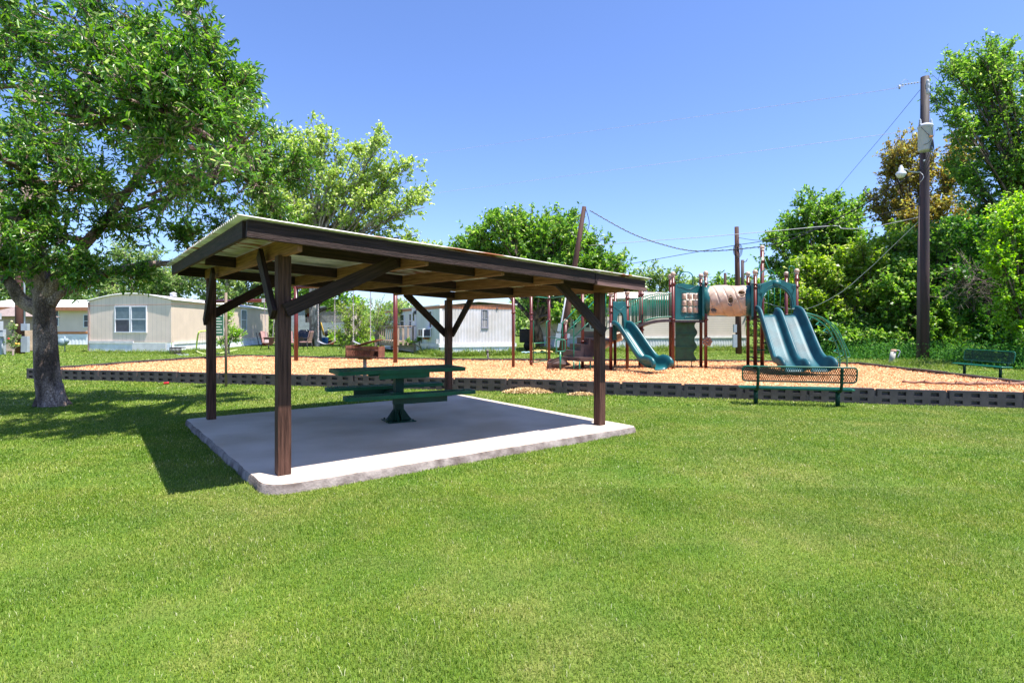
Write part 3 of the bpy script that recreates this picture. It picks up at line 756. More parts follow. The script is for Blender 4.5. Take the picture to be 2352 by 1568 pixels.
mb.tube([o+X*(w_*(.3+.65*t))+Up*(zb+.06+.03*math.sin(t*5))-Vector((0,.034,0)) for t in [i/12 for i in range(13)]], .009, 6)
mb.tube([o+X*a+Up*b2-Vector((0,.034,0)) for a, b2 in [(wx0-.01,wz0-.01),(wx1+.01,wz0-.01),(wx1+.01,wz1+.01),(wx0-.01,wz1+.01)]], .01, 6, closed=True)
mb.build('raised_line', M_pl, panel)
cw = (wx1-wx0)/3; ch = (wz1-wz0)/3
for i in range(3):
    for j in range(3):
        c = o+X*(wx0+cw*(i+.5))+Up*(wz0+ch*(j+.5))
        MB().lathe(c-Up*(ch*.42), [(.001,0),(cw*.36,.004),(cw*.38,.02),(cw*.38,ch*.82-.02),(cw*.36,ch*.82),(.001,ch*.84)], 12).build('game_cylinder', M_ball, panel)
mb = MB()
for i in range(3): c = o+X*(wx0+cw*(i+.5)); mb.tube([c+Up*wz0, c+Up*wz1], .012, 6)
mb.build('game_rod', M_tealr, panel)
# raised marks on some of the cylinders (crosses and rings)
mb = MB()
for i in range(3):
    for j in range(3):
        c = o+X*(wx0+cw*(i+.5))+Up*(wz0+ch*(j+.5))-Vector((0,cw*.385,0)); s_ = .035
        if (i, j) in ((1,2),(0,1),(0,2),(1,1)): mb.tube([c+X*-s_+Up*-s_, c+X*s_+Up*s_], .005, 5); mb.tube([c+X*-s_+Up*s_, c+X*s_+Up*-s_], .005, 5)
        elif (i, j) != (2,1): mb.tube([c+X*(s_*math.cos(t))+Up*(s_*1.2*math.sin(t)) for t in [k*.7854 for k in range(8)]], .005, 5, closed=True)
mb.build('game_mark', M_ball, panel)
# rear and side panels of deck1 (seen through the window as dark)
MB().prism(V3(A['a'],0)+Vector((.06,0,0)), (A['c']-A['a']).normalized(), Up, [(0,Z1+.05),(.45,Z1+.05),(.45,2.75),(0,2.75)], .05).build('side_panel', M_pl, ps)
# hoops
def hoop(px0, px1, pyb, pyt, Y, r=.017):
    a = P(px0,pyb,Y); b = P(px1,pyb,Y); zt_ = pxz(pyt,Y); w = (b.x-a.x)/2; pts = [a]
    for k in range(13): an = math.pi*(1-k/12); pts.append(Vector(((a.x+b.x)/2+w*math.cos(an), Y, zt_-w*.75+w*.75*math.sin(an))))
    pts.append(b); MB().tube(pts, r, 8).build('hoop_rail', M_tealr, ps)
hoop(1559,1591,655,624,17.4); hoop(1747,1778,650,620,17.6); hoop(1812,1824,650,611,17.5)
# climbing wall under deck1
wY = 17.75; x0, x1 = P(1551,800,wY).x, P(1601,800,wY).x; z0, z1 = pxz(829,wY), pxz(737,wY)
rt = []
for i in range(29): t = i/28; rt.append((x1-x0-.03+.05*math.sin(t*18.5+1)-.07*(1-t)*.6, z0+(z1-z0)*t))
mb = MB(); mb.prism((x0,wY,0), (1,0,0), Up, [(0,z1),(0,z0)]+rt, .035)
cw_ = mb.build('climbing_wall', M_pld, ps)
for t in (.0,.335,.66,.985): MB().obox(((x0+x1)/2-.04,wY-.04,z0+(z1-z0)*t+.012), (x1-x0-.1,.06,.03)).build('wall_rib', M_pld, cw_)
mb = MB()
for dx in (.06,.52): mb.tube([(x0+dx,wY,BZ),(x0+dx,wY,z0)], .014, 6)
mb.build('wall_leg', M_greend, cw_)
# flower disc on post d
g = A['d']; fz = pxz(784,g.y-.1); mb = MB(); cx = g.x+.015
mb.ball((cx,g.y-.11,fz), .06, sz=1)
for k in range(7): an = k*2*math.pi/7; mb.ball((cx+.10*math.cos(an),g.y-.10,fz+.10*math.sin(an)), .055, 10)
mb.build('flower_disc', mat('brown_tan_plastic', (.30,.17,.11), rough=.45, var=.1), ps)
# crawl tube
tp0 = Vector((A['d'].x+.10, 17.62, 2.35)); tp1 = Vector((A['f'].x-.10, 17.2, 2.33)); d = (tp1-tp0); L = d.length; d.normalize()
tx = Vector((0,0,1)).cross(d).normalized(); tz = d.cross(tx)
Rt = .44; nu, nv = 72, 84; rows = []
holes = [(.17,.70,.12,.14),(.57,.02,.10,.20),(.83,-.50,.13,.15)]   # along, angle, radii
front = math.pi*1.5
for i in range(nv+1):
    t = i/nv; row = []
    for j in range(nu+1):
        a = 2*math.pi*j/nu; rr = Rt*(1+.05*math.sin(math.pi*t))
        s1 = math.sin(a*3+t*9); s2 = math.sin(a*2-t*14+1)
        rr += .012*(1 if s1 > 0 else -1)*(min(1,abs(s1)*5)) + (.008 if abs(s2) > .25 else -.008)
        row.append(tp0+d*(L*t)+tx*(rr*math.cos(a))+tz*(rr*math.sin(a)))
    rows.append(row)
mb = MB(); mb.grid(rows)
yv = tx if tx.y < 0 else -tx
def ang_of(i, j):
    c = (Vector(rows[i][j])-(tp0+d*(L*i/nv))); return math.atan2(c.dot(tz), c.dot(yv))
kf = []; ku = []; ks = []
for idx, f in enumerate(mb.f):
    i, j = divmod(idx, nu); t = (i+.5)/nv; an = ang_of(i, j); 
    if any(((t-h[0])/(h[2]*.62))**2+((an+h[1])/(h[3]*1.5))**2 < 1 for h in holes): continue
    kf.append(f); ku.append(mb.uv[idx]); ks.append(True)
mb.f, mb.uv, mb.sm = kf, ku, ks
tube_ = mb.build('crawl_tube', M_ball, ps, solid=.02)
for h in holes:
    mb = MB()
    for sc, rad in ((.68,.012),(1.25,.008)):
        pts = []
        for k in range(20):
            q = 2*math.pi*k/20; t = h[0]+h[2]*sc*math.cos(q); an = -h[1]+h[3]*1.6*sc*math.sin(q); rr = Rt*(1+.05*math.sin(math.pi*t))+.016
            pts.append(tp0+d*(L*t)+yv*(rr*math.cos(an))+tz*(rr*math.sin(an)))
        mb.tube(pts, rad, 6, closed=True)
    mb.build('port_ring', M_ball, tube_)
for e, s_ in ((tp0,-1),(tp1,1)):
    mb = MB(); mb.lathe(e-d*.0, [(Rt+.02,-.09*1),(Rt+.035,-.08),(Rt+.035,.07),(Rt+.02,.09)], 32, axis=d)
    ring_o = [(-.50,-.60),(.50,-.60),(.50,.55),(.35,.62),(.12,.58),(-.15,.64),(-.35,.60),(-.50,.55)]
    nrm = 32; inn = [(Rt*math.cos(2*math.pi*k/nrm), Rt*math.sin(2*math.pi*k/nrm)) for k in range(nrm)]
    def sq(a):
        c, s2 = math.cos(a), math.sin(a); k = min(.50/max(abs(c),1e-6), (.62 if s2 > 0 else .60)/max(abs(s2),1e-6)); return (c*k, s2*k)
    out = [sq(2*math.pi*k/nrm) for k in range(nrm)]
    mb.band(e+d*(s_*.10), tx, Up, inn, out, .06, closed=True); mb.build('tube_collar', M_pl, ps)
# arch over the double slide
X = (g_-f_).normalized(); w_ = (g_-f_).length-.10; o = V3(f_,0)+X*.05-Vector((0,.01,0)); zs = lambda y: pxz(y,17.0)
inner = []; outer = []
NN = 24
for k in range(NN+1):
    t = k/NN; 
    a = math.pi*(1-t); xi = .5+.38*math.cos(a); zi = zs(705)+(zs(661)-zs(705))*math.sin(a)**.8
    xo = t; zo = zs(653)+(zs(642.5)-zs(653))*max(0,math.sin(math.pi*t))**2.0
    if k == 0: inner.append((.10*w_, zs(709))); outer.append((0, zs(709))); inner.append((.115*w_, zs(690))); outer.append((0, zs(675)))
    inner.append((xi*w_, zi)); outer.append((xo*w_, zo))
    if k == NN: inner.append((.885*w_, zs(690))); outer.append((w_, zs(675))); inner.append((.90*w_, zs(709))); outer.append((w_, zs(709)))
arch = MB().band(o, X, Up, inner, outer, .09).build('slide_arch', M_pl, ps, bevel=.012)
mb = MB(); mb.lathe(o+X*(w_*.5)+Up*zs(652), [(.001,-.14),(.10,-.10),(.15,0),(.12,.09),(.001,.13)], 10, axis=(0,-.2,1))
mb.build('arch_boss', M_pl, arch)
mb = MB()
for s_ in (-1,1):
    c = o+X*(w_*(.5+s_*.43))+Up*zs(658)-Vector((0,.05,0)); mb.tube([c+X*(.05*math.cos(q))+Up*(.05*math.sin(q)) for q in [k*.785 for k in range(8)]], .009, 5, closed=True); mb.ball(c, .018, 8)
mb.tube([o+X*(w_*(.5+.44*math.cos(q)))+Up*(zs(700)+(zs(654)-zs(700))*math.sin(q))-Vector((0,.047,0)) for q in [math.pi*k/16 for k in range(17)]], .008, 5)
mb.build('raised_line', M_pl, arch)
# back rails of deck2
gb, eb = A['g'], A['e']
railing([V3(A['t'],Z2+.05),V3(gb,Z2+.05)], [V3(A['t'],Z2+1.1),V3(gb,Z2+1.1)], 4)
railing([V3(gb,Z2+.05),V3(g_,Z2+.05)], [V3(gb,Z2+.95),V3(g_,Z2+.95)], 2)
mb = MB(); t_ = A['t']
for dx, zb_ in ((.32,pxz(647,18)),(-.27,pxz(650,18))): mb.tube([(t_.x+.02*(1 if dx>0 else -1),t_.y-.03,pxz(587,18)),(t_.x+dx,t_.y-.1,zb_)], .018, 6)
mb.build('mast_brace', M_tealr, ps)
# helical step climber round the tall post
mb = MB(); hx = Vector((t_.x-.05,t_.y,0))
for k in range(6):
    an = R(200+k*48); z = .55+.235*k; c = hx+Vector((math.cos(an)*.33,math.sin(an)*.33,z))
    mb.lathe(c, [(.001,-.015),(.15,-.012),(.165,.0),(.15,.014),(.001,.016)], 12)
    mb.tube([Vector((t_.x,t_.y,z-.03)), c-Up*.03], .02, 6); mb.tube([c+Vector((math.cos(an)*.15,math.sin(an)*.15,-.01)), c+Vector((math.cos(an)*.17,math.sin(an)*.17,-.16)), c+Vector((math.cos(an)*.05,math.sin(an)*.05,-.19))], .013, 6)
mb.build('spiral_climber', M_greend, ps)
mb = MB()
for px in (1731,1738.5): q = P(px,760,18.4); mb.tube([(q.x,q.y,.2),(q.x,q.y,1.95)], .014, 6)
for k in range(8): q = P(1734.5,760,18.4); mb.tube([(q.x-.09,q.y,.4+.2*k),(q.x+.14,q.y,.4+.2*k)], .013, 6)
mb.build('rear_ladder', M_greend, ps)
# curved ladder on the right
def arc(px_, Ys):
    return spline([P(x, y, Yy) for (x, y), Yy in zip(px_, Ys)], 5)
railA = [(1842,722),(1871,731),(1899,753),(1919,787),(1928,818),(1928.5,846)]
railB = [(1848,718),(1886,730),(1917,757),(1935,790),(1944,820),(1945.5,847)]
YA = [17.6,17.65,17.7,17.75,17.8,17.8]; YB = [17.0,17.0,17.0,17.05,17.1,17.2]
mb = MB(); ra, rb = arc(railA, YA), arc(railB, YB); mb.tube(ra, .026, 8); mb.tube(rb, .026, 8)
ladder = mb.build('arch_ladder', M_tealr, ps)
mb = MB()
for k in range(6):
    i = 4+int(k*3.3); i = min(i, len(ra)-6); a, b = ra[i], rb[i]
    mb.tube([a, a+Vector((-.15,-.05,-.10)), b+Vector((-.18,0,-.10)), b], .016, 6)
mb.build('ladder_rung', M_tealr, ladder)
for off, Y_ in ((0,16.95),(1,17.7)):
    pts = [(1850,719),(1885,728),(1920,752),(1940,790),(1952,817),(1944,820)] if off == 0 else [(1846,722),(1876,726),(1905,748),(1927,783),(1937,812),(1929,818)]
    MB().tube(arc(pts, [Y_]*6), .016, 6).build('ladder_handrail', M_tealr, ladder)
# tan slide behind the stairs (curved tube slide seen in part)
pts = [P(1430,780,19.0), P(1405,790,18.9), P(1385,806,18.8), P(1378,826,18.6)]
sl = [(-.30,.22),(-.28,.28),(-.22,.24),(-.2,.08),(0,0),(.2,.08),(.22,.24),(.28,.28),(.30,.22)]
rows = []
pp = spline(pts, 5)
for i, p in enumerate(pp):
    rows.append([p+Vector((.3,.9,0)).normalized()*a+Up*b for a, b in sl])
MB().grid(rows).build('rear_slide', M_ball, ps, solid=.03)

# ---------------------------------------------------------------- swing frame and swings
sw = thing('swing_set', 'dark red steel swing set with round posts and a top beam before the homes', 'swing set', (-8.28,21.3,.2))
SB = 3.05; SL = pxz(690,21.7)
sp = [G(680,830,.2), G(908,835,.2)]; dv = sp[1]-sp[0]; sp.insert(0, sp[0]-dv)
for i_, p in enumerate(sp): MB().tube([V3(p,.15), V3(p,(SB if i_ else SL)+.02)], .078, 14).build('post', M_post, sw)
MB().tube([V3(sp[0]-dv*.03,SL), V3(sp[1],SL)], .065, 14).build('beam', M_post, sw)
MB().tube([V3(sp[1]-dv*.03,SB), V3(sp[2]+dv*.03,SB)], .065, 14).build('beam', M_post, sw)
M_chain = mat('chain_steel', (.5,.5,.5), rough=.45, metal=.4, var=.2)
M_belt = mat('swing_belt', (.25,.27,.30), rough=.5, var=.1)
M_blackp = mat('black_rubber', (.025,.022,.024), rough=.5, var=.2)
def chain(mb, a, b):
    n_ = int((b-a).length/.045); d_ = (b-a)/n_
    for i in range(n_):
        m_ = a+d_*(i+.5); dn = d_.normalized(); x = dn.orthogonal().normalized(); y = dn.cross(x); sd2 = x if i % 2 else y
        mb.tube([m_+dn*(.030*math.cos(q))+sd2*(.016*math.sin(q)) for q in [k*1.0472 for k in range(6)]], .007, 4, closed=True)
du = dv.normalized()
def belt_swing(px0, px1, py, label):
    a = None
    t0 = 0
    def ont(px):
        k = (px-HX)/F; p0 = sp[0]; return (k*p0.y-p0.x)/(du.x-k*du.y)
    s0, s1 = ont(px0), ont(px1); A0, A1 = sp[0]+du*s0, sp[0]+du*s1
    root = thing('swing', label, 'swing', tuple(V3((A0+A1)/2,SB)), 'belt swings hanging from the red frame')
    zs_ = pxz(py, A0.y); B0, B1 = V3(A0.lerp(A1,.0),zs_), V3(A0.lerp(A1,1.),zs_)
    for u_, w in ((A0,B0),(A1,B1)): mb = MB(); chain(mb, V3(u_,SB-.06), w); mb.build('chain', M_chain, root)
    pts = [B0.lerp(B1,t)-Up*(.11*math.sin(math.pi*t)) for t in [i/10 for i in range(11)]]
    nrm = Vector((-du.y,du.x,0)); MB().grid([[p-nrm*.08 for p in pts],[p+nrm*.08 for p in pts]]).build('seat', M_belt, root, solid=.012)
    mb = MB()
    for p in (B0,B1): mb.tube([p+Up*.1, p-nrm*.07, p+nrm*.07], .008, 5, closed=True)
    mb.build('triangle_ring', M_chain, root)
belt_swing(731, 769, 783, 'belt swing beside the red post, in front of the blue and red barrels')
belt_swing(811.5, 851, 783, 'belt swing above the grill, in front of the leafy shrubs')
k = (612-HX)/F; s_ = (k*sp[0].y-sp[0].x)/(du.x-k*du.y); Ab = sp[0]+du*s_
SB = SL
root = thing('toddler_swing', 'black bucket seat toddler swing hanging just left of the near left shelter post', 'swing', tuple(V3(Ab,SB)))
zb_ = pxz(783, Ab.y)
for s2 in (-.10,.42): mb = MB(); chain(mb, V3(Ab+du*s2,SB-.06), V3(Ab+du*(-.02+.32*(s2>0)),zb_+.16)); mb.build('chain', M_chain, root)
cb = V3(Ab+du*.13,zb_)
MB().lathe(cb-Up*.15, [(.03,0),(.12,.01),(.17,.10),(.20,.28),(.215,.30),(.19,.30),(.15,.10),(.02,.04)], 16).build('bucket_seat', M_blackp, root)
MB().obox(cb+Vector((-.01,-.20,.0)), (.16,.012,.12)).build('seat_label', mat('sticker_white', (.6,.58,.58)), root)
MB().obox(V3(Ab+du*-.10,SB+.0)+Vector((0,-.075,0)), (.13,.02,.16)).build('beam_clamp', M_chain, root)
# ---------------------------------------------------------------- mobile homes
def side_mat(name, col, pitch, horiz=False, w=.012, dark=.55, var=.05):
    return groove(mat(name, col, rough=.75, var=var, scale=1.2, bump=.08, bscale=60, detail=6), pitch, w, dark, horiz)
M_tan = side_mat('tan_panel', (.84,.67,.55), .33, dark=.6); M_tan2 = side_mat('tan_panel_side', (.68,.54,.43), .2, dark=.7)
M_skirt = mat('white_skirting', (.76,.78,.82), rough=.5, var=.12, scale=2)
M_roofw = mat('white_roof_coating', (.72,.70,.68), rough=.6, var=.1, scale=3)
M_frame = mat('window_frame', (.75,.76,.80), rough=.4, var=.04)
M_glass = mat('window_glass', (.03,.05,.06), rough=.12, var=.3, scale=1.5, spec=.5)
M_blind = groove(mat('blinds_behind_glass', (.16,.22,.26), rough=.2, var=.1, spec=.5), .045, .012, .6, True)
M_screen = mat('dark_screen', (.05,.05,.075), rough=.35, var=.2, coat=.3)
M_trim = mat('brown_trim', (.28,.12,.06), rough=.7, var=.15)
def wall(mb, p0, p1, z0, z1, z1b=None):
    L = (p1-p0).length; z1b = z1 if z1b is None else z1b
    mb.face([(p0.x,p0.y,z0),(p1.x,p1.y,z0),(p1.x,p1.y,z1b),(p0.x,p0.y,z1)], [(0,z0),(L,z0),(L,z1b),(0,z1)])
def flat(p): return Vector((p.x, p.y, 0))
class Fr:
    """a wall's frame: u along from p0 to p1, n outward"""
    def __init__(s, p0, p1, out):
        s.o = flat(p0); s.d = flat(p1-p0).normalized(); n_ = Vector((s.d.y,-s.d.x,0)); s.n = n_ if n_.dot(flat(out)) > 0 else -n_; s.L = flat(p1-p0).length
    def q(s, u, n_, z): return s.o+s.d*u+s.n*n_+Up*z
    def u_at(s, px):
        k = (px-HX)/F; return (k*s.o.y-s.o.x)/(s.d.x-k*s.d.y)
    def z_at(s, u, py): return pxz(py, (s.o+s.d*u).y)
    def box(s, mb, u0, u1, n0, n1, z0, z1): mb.obox(s.q((u0+u1)/2,(n0+n1)/2,(z0+z1)/2), (u1-u0,abs(n1-n0),z1-z0), (s.d,-s.n,Up) if s.d.cross(-s.n).z > 0 else (s.d,s.n,Up))
def window(parent, fr, u0, u1, z0, z1, glass=None, fm=None, mull=True, fw=.06, lower=None):
    mb = MB()
    fr.box(mb,u0,u1,0,.05,z1-fw,z1); fr.box(mb,u0-.01,u1+.01,0,.07,z0,z0+fw)
    fr.box(mb,u0,u0+fw,0,.05,z0+fw,z1-fw); fr.box(mb,u1-fw,u1,0,.05,z0+fw,z1-fw)
    zm = (z0+z1)/2
    if mull: fr.box(mb,u0+fw,u1-fw,0,.042,zm-.02,zm+.02)
    w = mb.build('window', fm or M_frame, parent)
    mb = MB(); fr.box(mb,u0+fw,u1-fw,.004,.022,zm if mull else z0+fw,z1-fw); mb.build('pane', glass or M_glass, w)
    if mull: mb = MB(); fr.box(mb,u0+fw,u1-fw,.004,.012,z0+fw,zm); mb.build('pane', lower or glass or M_glass, w)
    return w
def winpx(parent, fr, x0, x1, y0, y1, **k):
    u0, u1 = sorted((fr.u_at(x0), fr.u_at(x1))); um = (u0+u1)/2
    return window(parent, fr, u0, u1, fr.z_at(um,y1), fr.z_at(um,y0), **k)
# --- tan home
a0, a1, a2 = flat(G(205,808)), flat(G(393,811)), flat(G(601,791)); back = a2-a1; a2 = a1+back*1.12; back = a2-a1; a3 = a0+back
hA = thing('mobile_home', 'tan panelled mobile home with white double window on its end wall, behind the sign post', 'mobile home', tuple((a0+a2)/2))
ff, fs, fl = Fr(a0,a1,-back), Fr(a1,a2,a1-a0), Fr(a0,a3,a0-a1)
sk = .62; zt = 3.05; pk = 3.50
mb = MB(); n_ = 14; Lw = ff.L
def crown(t): return zt+(pk-zt)*math.sin(math.pi*(t*.94+.03))
for i in range(n_):
    t0, t1 = i/n_, (i+1)/n_; A_, B_ = a0.lerp(a1,t0), a0.lerp(a1,t1)
    mb.face([(A_.x,A_.y,sk),(B_.x,B_.y,sk),(B_.x,B_.y,crown(t1)),(A_.x,A_.y,crown(t0))], [(t0*Lw,sk),(t1*Lw,sk),(t1*Lw,crown(t1)),(t0*Lw,crown(t0))])
mb.build('end_wall', M_tan, hA)
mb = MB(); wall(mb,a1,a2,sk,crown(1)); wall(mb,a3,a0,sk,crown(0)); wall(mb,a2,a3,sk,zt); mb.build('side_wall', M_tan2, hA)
mb = MB(); rows = [[a0.lerp(a1,i/n_)+k+Up*(crown(i/n_)+.03) for i in range(-0,n_+1)] for k in (-back.normalized()*.10, back)]
rows = [[p+(a1-a0).normalized()*((i/n_-.5)*.3) for i,p in enumerate(r_)] for r_ in rows]; mb.grid(rows); mb.build('roof', M_roofw, hA, solid=.07)
mb = MB(); mb.corr(a0+ff.n*.03,a1+ff.n*.03,.03,sk-.02,ff.n,.11,.012); mb.corr(a1+fs.n*.03,a2+fs.n*.03,.03,sk-.02,fs.n,.11,.012); mb.build('skirting', M_skirt, hA)
mb = MB(); ff.box(mb,.0,Lw*.56,.02,.07,sk-.1,sk+.06); mb.obox(a0.lerp(a1,.75)+ff.n*.05+Up*.33, (Lw*.40,.04,.52), (ff.d,-ff.n,Up))
fs.box(mb,.3,fs.L,.02,.07,sk-.12,sk+.02)
mb.build('skirt_trim', M_roofw, hA)
mb = MB(); ff.box(mb,-.04,.05,-.02,.07,.05,zt); mb.build('corner_trim', mat('weathered_trim', (.30,.22,.20), var=.2), hA)
winpx(hA, ff, 264.5, 300, 702.5, 764, glass=M_blind, lower=M_screen); winpx(hA, ff, 301.5, 338, 702.5, 764, glass=M_blind)
winpx(hA, fs, 553, 566, 711, 758, glass=M_blind)
vp = a1.lerp(a2,.14)+(a0-a1)*.22; mb = MB(); mb.lathe(Vector((vp.x,vp.y,zt)), [(.12,0),(.12,.42),(.2,.43),(.2,.5),(.15,.52),(.2,.58),(.2,.64),(.05,.7),(.001,.7)], 14); mb.build('roof_vent', M_chain, hA)
# --- white corrugated home
b0, b1, b2 = flat(G(1011,816)), flat(G(1183,813)), flat(G(884,800.5)); back = b2-b0; b3 = b1+back
hB = thing('mobile_home', 'white corrugated mobile home with brown roof band, a porch and a window air conditioner', 'mobile home', tuple((b0+b3)/2))
M_wcorr = mat('white_corrugated', (.60,.555,.52), rough=.55, var=.06, scale=1.4, col2=(.67,.64,.65))
M_wside = side_mat('pale_panel', (.62,.65,.60), .41, dark=.6)
ff, fs = Fr(b0,b1,-back), Fr(b0,b2,b0-b1)
z1_ = pxz(708.5, b0.y); z2_ = pxz(701.0, b0.y); sk = .52
mb = MB(); mb.corr(b0+ff.n*.015, b1+ff.n*.015, sk, z1_, ff.n, .085, .014); mb.build('end_wall', M_wcorr, hB)
mb = MB(); wall(mb,b2,b0,sk,z1_+.0,z1_); wall(mb,b1,b3,sk,z1_); wall(mb,b3,b2,sk,z1_); wall(mb,b1,b0,sk,z1_); mb.build('side_wall', M_wside, hB)
mb = MB(); mb.corr(b0+ff.n*.03, b1+ff.n*.03, z1_, z2_, ff.n, .085, .012, z1b=z2_+.12); mb.corr(b2+fs.n*.02, b0+fs.n*.02, z1_-.0, z2_, fs.n, .4, .004); mb.build('roof_band', mat('rust_brown_band', (.42,.17,.09), rough=.6, var=.15, scale=5), hB)
mb = MB(); mb.grid([[b0+ff.n*.1-ff.d*.05+Up*(z2_), b0.lerp(b1,.5)+ff.n*.1+Up*(z2_+.25), b1+ff.n*.1+ff.d*.1+Up*(z2_+.1)], [b2-ff.d*.05+Up*(z2_), b2.lerp(b3,.5)+Up*(z2_+.25), b3+ff.d*.1+Up*(z2_+.1)]], smooth=False); mb.build('roof', M_roofw, hB, solid=.06)
mb = MB(); mb.corr(b0+ff.n*.05,b1+ff.n*.05,.02,sk-.04,ff.n,.10,.012); mb.corr(b2+fs.n*.05,b0+fs.n*.05,.02,sk-.04,fs.n,.2,.008); mb.build('skirting', M_skirt, hB)
mb = MB(); ff.box(mb,-.06,ff.L+.05,.03,.10,sk-.09,sk+.10); fs.box(mb,-.06,fs.L*.35,.03,.10,sk-.09,sk+.08); mb.build('skirt_trim', M_roofw, hB)
mb = MB(); ff.box(mb,-.04,.10,.0,.05,sk,z1_); mb.build('corner_trim', M_roofw, hB)
winpx(hB, ff, 1105.5, 1121.5, 710, 754.5, fm=mat('grey_frame', (.25,.25,.30)), glass=M_glass, lower=M_screen)
winpx(hB, fs, 986.5, 993.5, 713, 754); winpx(hB, fs, 940.5, 946.5, 719, 755, lower=M_screen); winpx(hB, fs, 919.5, 929.5, 721, 753.5, lower=M_screen); 
u0, u1 = sorted((fs.u_at(947.5), fs.u_at(956))); mb = MB(); fs.box(mb,u0,u1,.0,.05,.72,2.65); dr = mb.build('door', M_frame, hB)
mb = MB(); fs.box(mb,u0+.2,u1-.2,.05,.058,1.9,2.4); mb.build('pane', M_glass, dr)
mb = MB(); mb.ball(fs.q(u0+.12,.09,1.6), .045, 8); mb.build('handle', M_chain, dr)
mb = MB(); fs.box(mb,fs.u_at(955)-.1,fs.u_at(955)+.05,0,.14,2.3,2.5); mb.build('porch_light', M_screen, hB)
mb = MB(); fs.box(mb,fs.u_at(916)+.4,fs.u_at(916)+1.1,0,.04,2.42,2.66); mb.build('wall_vent', M_frame, hB)
mb = MB(); fs.box(mb,.0,.18,.05,.22,sk+.1,sk+.36); mb.build('meter_box', M_chain, hB)
mb = MB(); c = ff.q(ff.u_at(1141.5),.045,pxz(709,b1.y)); s6 = .045
mb.tube([c+ff.d*(s6*math.cos(q))+Up*(s6*math.sin(q)-.03) for q in [k*.785 for k in range(8)]], .014, 5, closed=True); mb.tube([c-ff.d*s6-Up*.02, c-ff.d*(s6*.7)+Up*.05, c+ff.d*(s6*.6)+Up*.09], .014, 5); mb.build('number_sign', M_screen, hB)
# window air conditioner
uc = fs.u_at(987); zc = fs.z_at(uc,764)
mb = MB(); fs.box(mb,uc-.25,uc+.55,.02,.50,zc-.24,zc+.25); ac = mb.build('air_conditioner', M_frame, hB)
mb = MB()
for k in (-.18,.18): fs.box(mb,uc+.15+k-.13,uc+.15+k+.13,.50,.512,zc-.18,zc+.18)
mb.obox(fs.q(uc-.255,.26,zc), (.012,.36,.36), (fs.d,fs.n,Up)); mb.build('grille', M_screen, ac)
mb = MB(); fs.box(mb,uc+.0,uc+.3,.05,.3,zc-.38,zc-.25); mb.build('bracket', M_trim, ac)
# porch steps: weathered wood
M_oldw = mat('weathered_wood', (.33,.22,.16), rough=.85, var=.3, scale=3, col2=(.47,.36,.29), uv=True, stretch=(1,14,1), bump=.3, bscale=10)
u0, u1 = sorted((fs.u_at(958), fs.u_at(915))); pc = fs.q((u0+u1)/2,.6,0)
po = thing('porch', 'weathered wooden porch with slatted railing and steps at the white home', 'porch', tuple(pc))
mb = MB(); fs.box(mb,u0,u1,.08,1.25,.62,.70); mb.build('platform', M_oldw, po)
mb = MB()
nb = 9
for i in range(nb): u = u0+.08+(u1-u0-.16)*i/(nb-1); fs.box(mb,u-.06,u+.06,1.26,1.29,.45,1.55)
fs.box(mb,u0-.05,u1+.05,1.20,1.34,1.56,1.61)
for i in range(4): v = .2+i*.3; fs.box(mb,u0-.03,u0,v,v+.12,.45,1.55)
fs.box(mb,u0-.06,u0+.02,.1,1.3,1.56,1.61)
mb.build('railing', M_oldw, po)
mb = MB()
for u in (u0+.05,u1-.05):
    for v in (.15,1.2): fs.box(mb,u-.05,u+.05,v-.05,v+.05,0,.62)
fs.box(mb,u0+.1,u1-.1,1.2,1.25,.38,.6)
mb.build('support', M_oldw, po)
for k in range(3): mb = MB(); fs.box(mb,u1+.02+.32*k,u1+.34+.32*k,.15,1.2,.5-.18*k,.55-.18*k); mb.build('step', M_oldw, po)
mb = MB(); 
for v in (.15,1.25):
    mb.beam(fs.q(u1,v,1.5),fs.q(u1+1.1,v,.95),.05,.11); mb.beam(fs.q(u1,v,.62),fs.q(u1+1.1,v,.12),.05,.13)
    for k in range(5): t = k/4; mb.beam(fs.q(u1+1.1*t,v,.55-.5*t),fs.q(u1+1.1*t,v,1.5-.55*t),.04,.09)
mb.build('stair_railing', M_oldw, po)
# outdoor condenser
ca = G(951,806); mb = MB(); co = thing('condenser_unit', 'grey ribbed outdoor condenser unit in front of the porch of the white home', 'condenser', tuple(ca))
w = .80; ax = (fs.d,fs.n,Up)
MB().obox(ca+Up*.30, (w*.92,w*.92,.56), ax).build('housing', M_screen, co)
mb = MB()
for i in range(9):
    k = (i/8-.5)*w
    for s_ in (-1,1): mb.obox(ca+fs.d*k+fs.n*(s_*w/2)+Up*.30, (.055,.03,.56), ax); mb.obox(ca+fs.n*k+fs.d*(s_*w/2)+Up*.30, (.03,.055,.56), ax)
mb.obox(ca+Up*.60, (w+.04,w+.04,.05), ax); mb.build('grille', mat('grey_fins', (.30,.33,.38), rough=.5, var=.1), co)
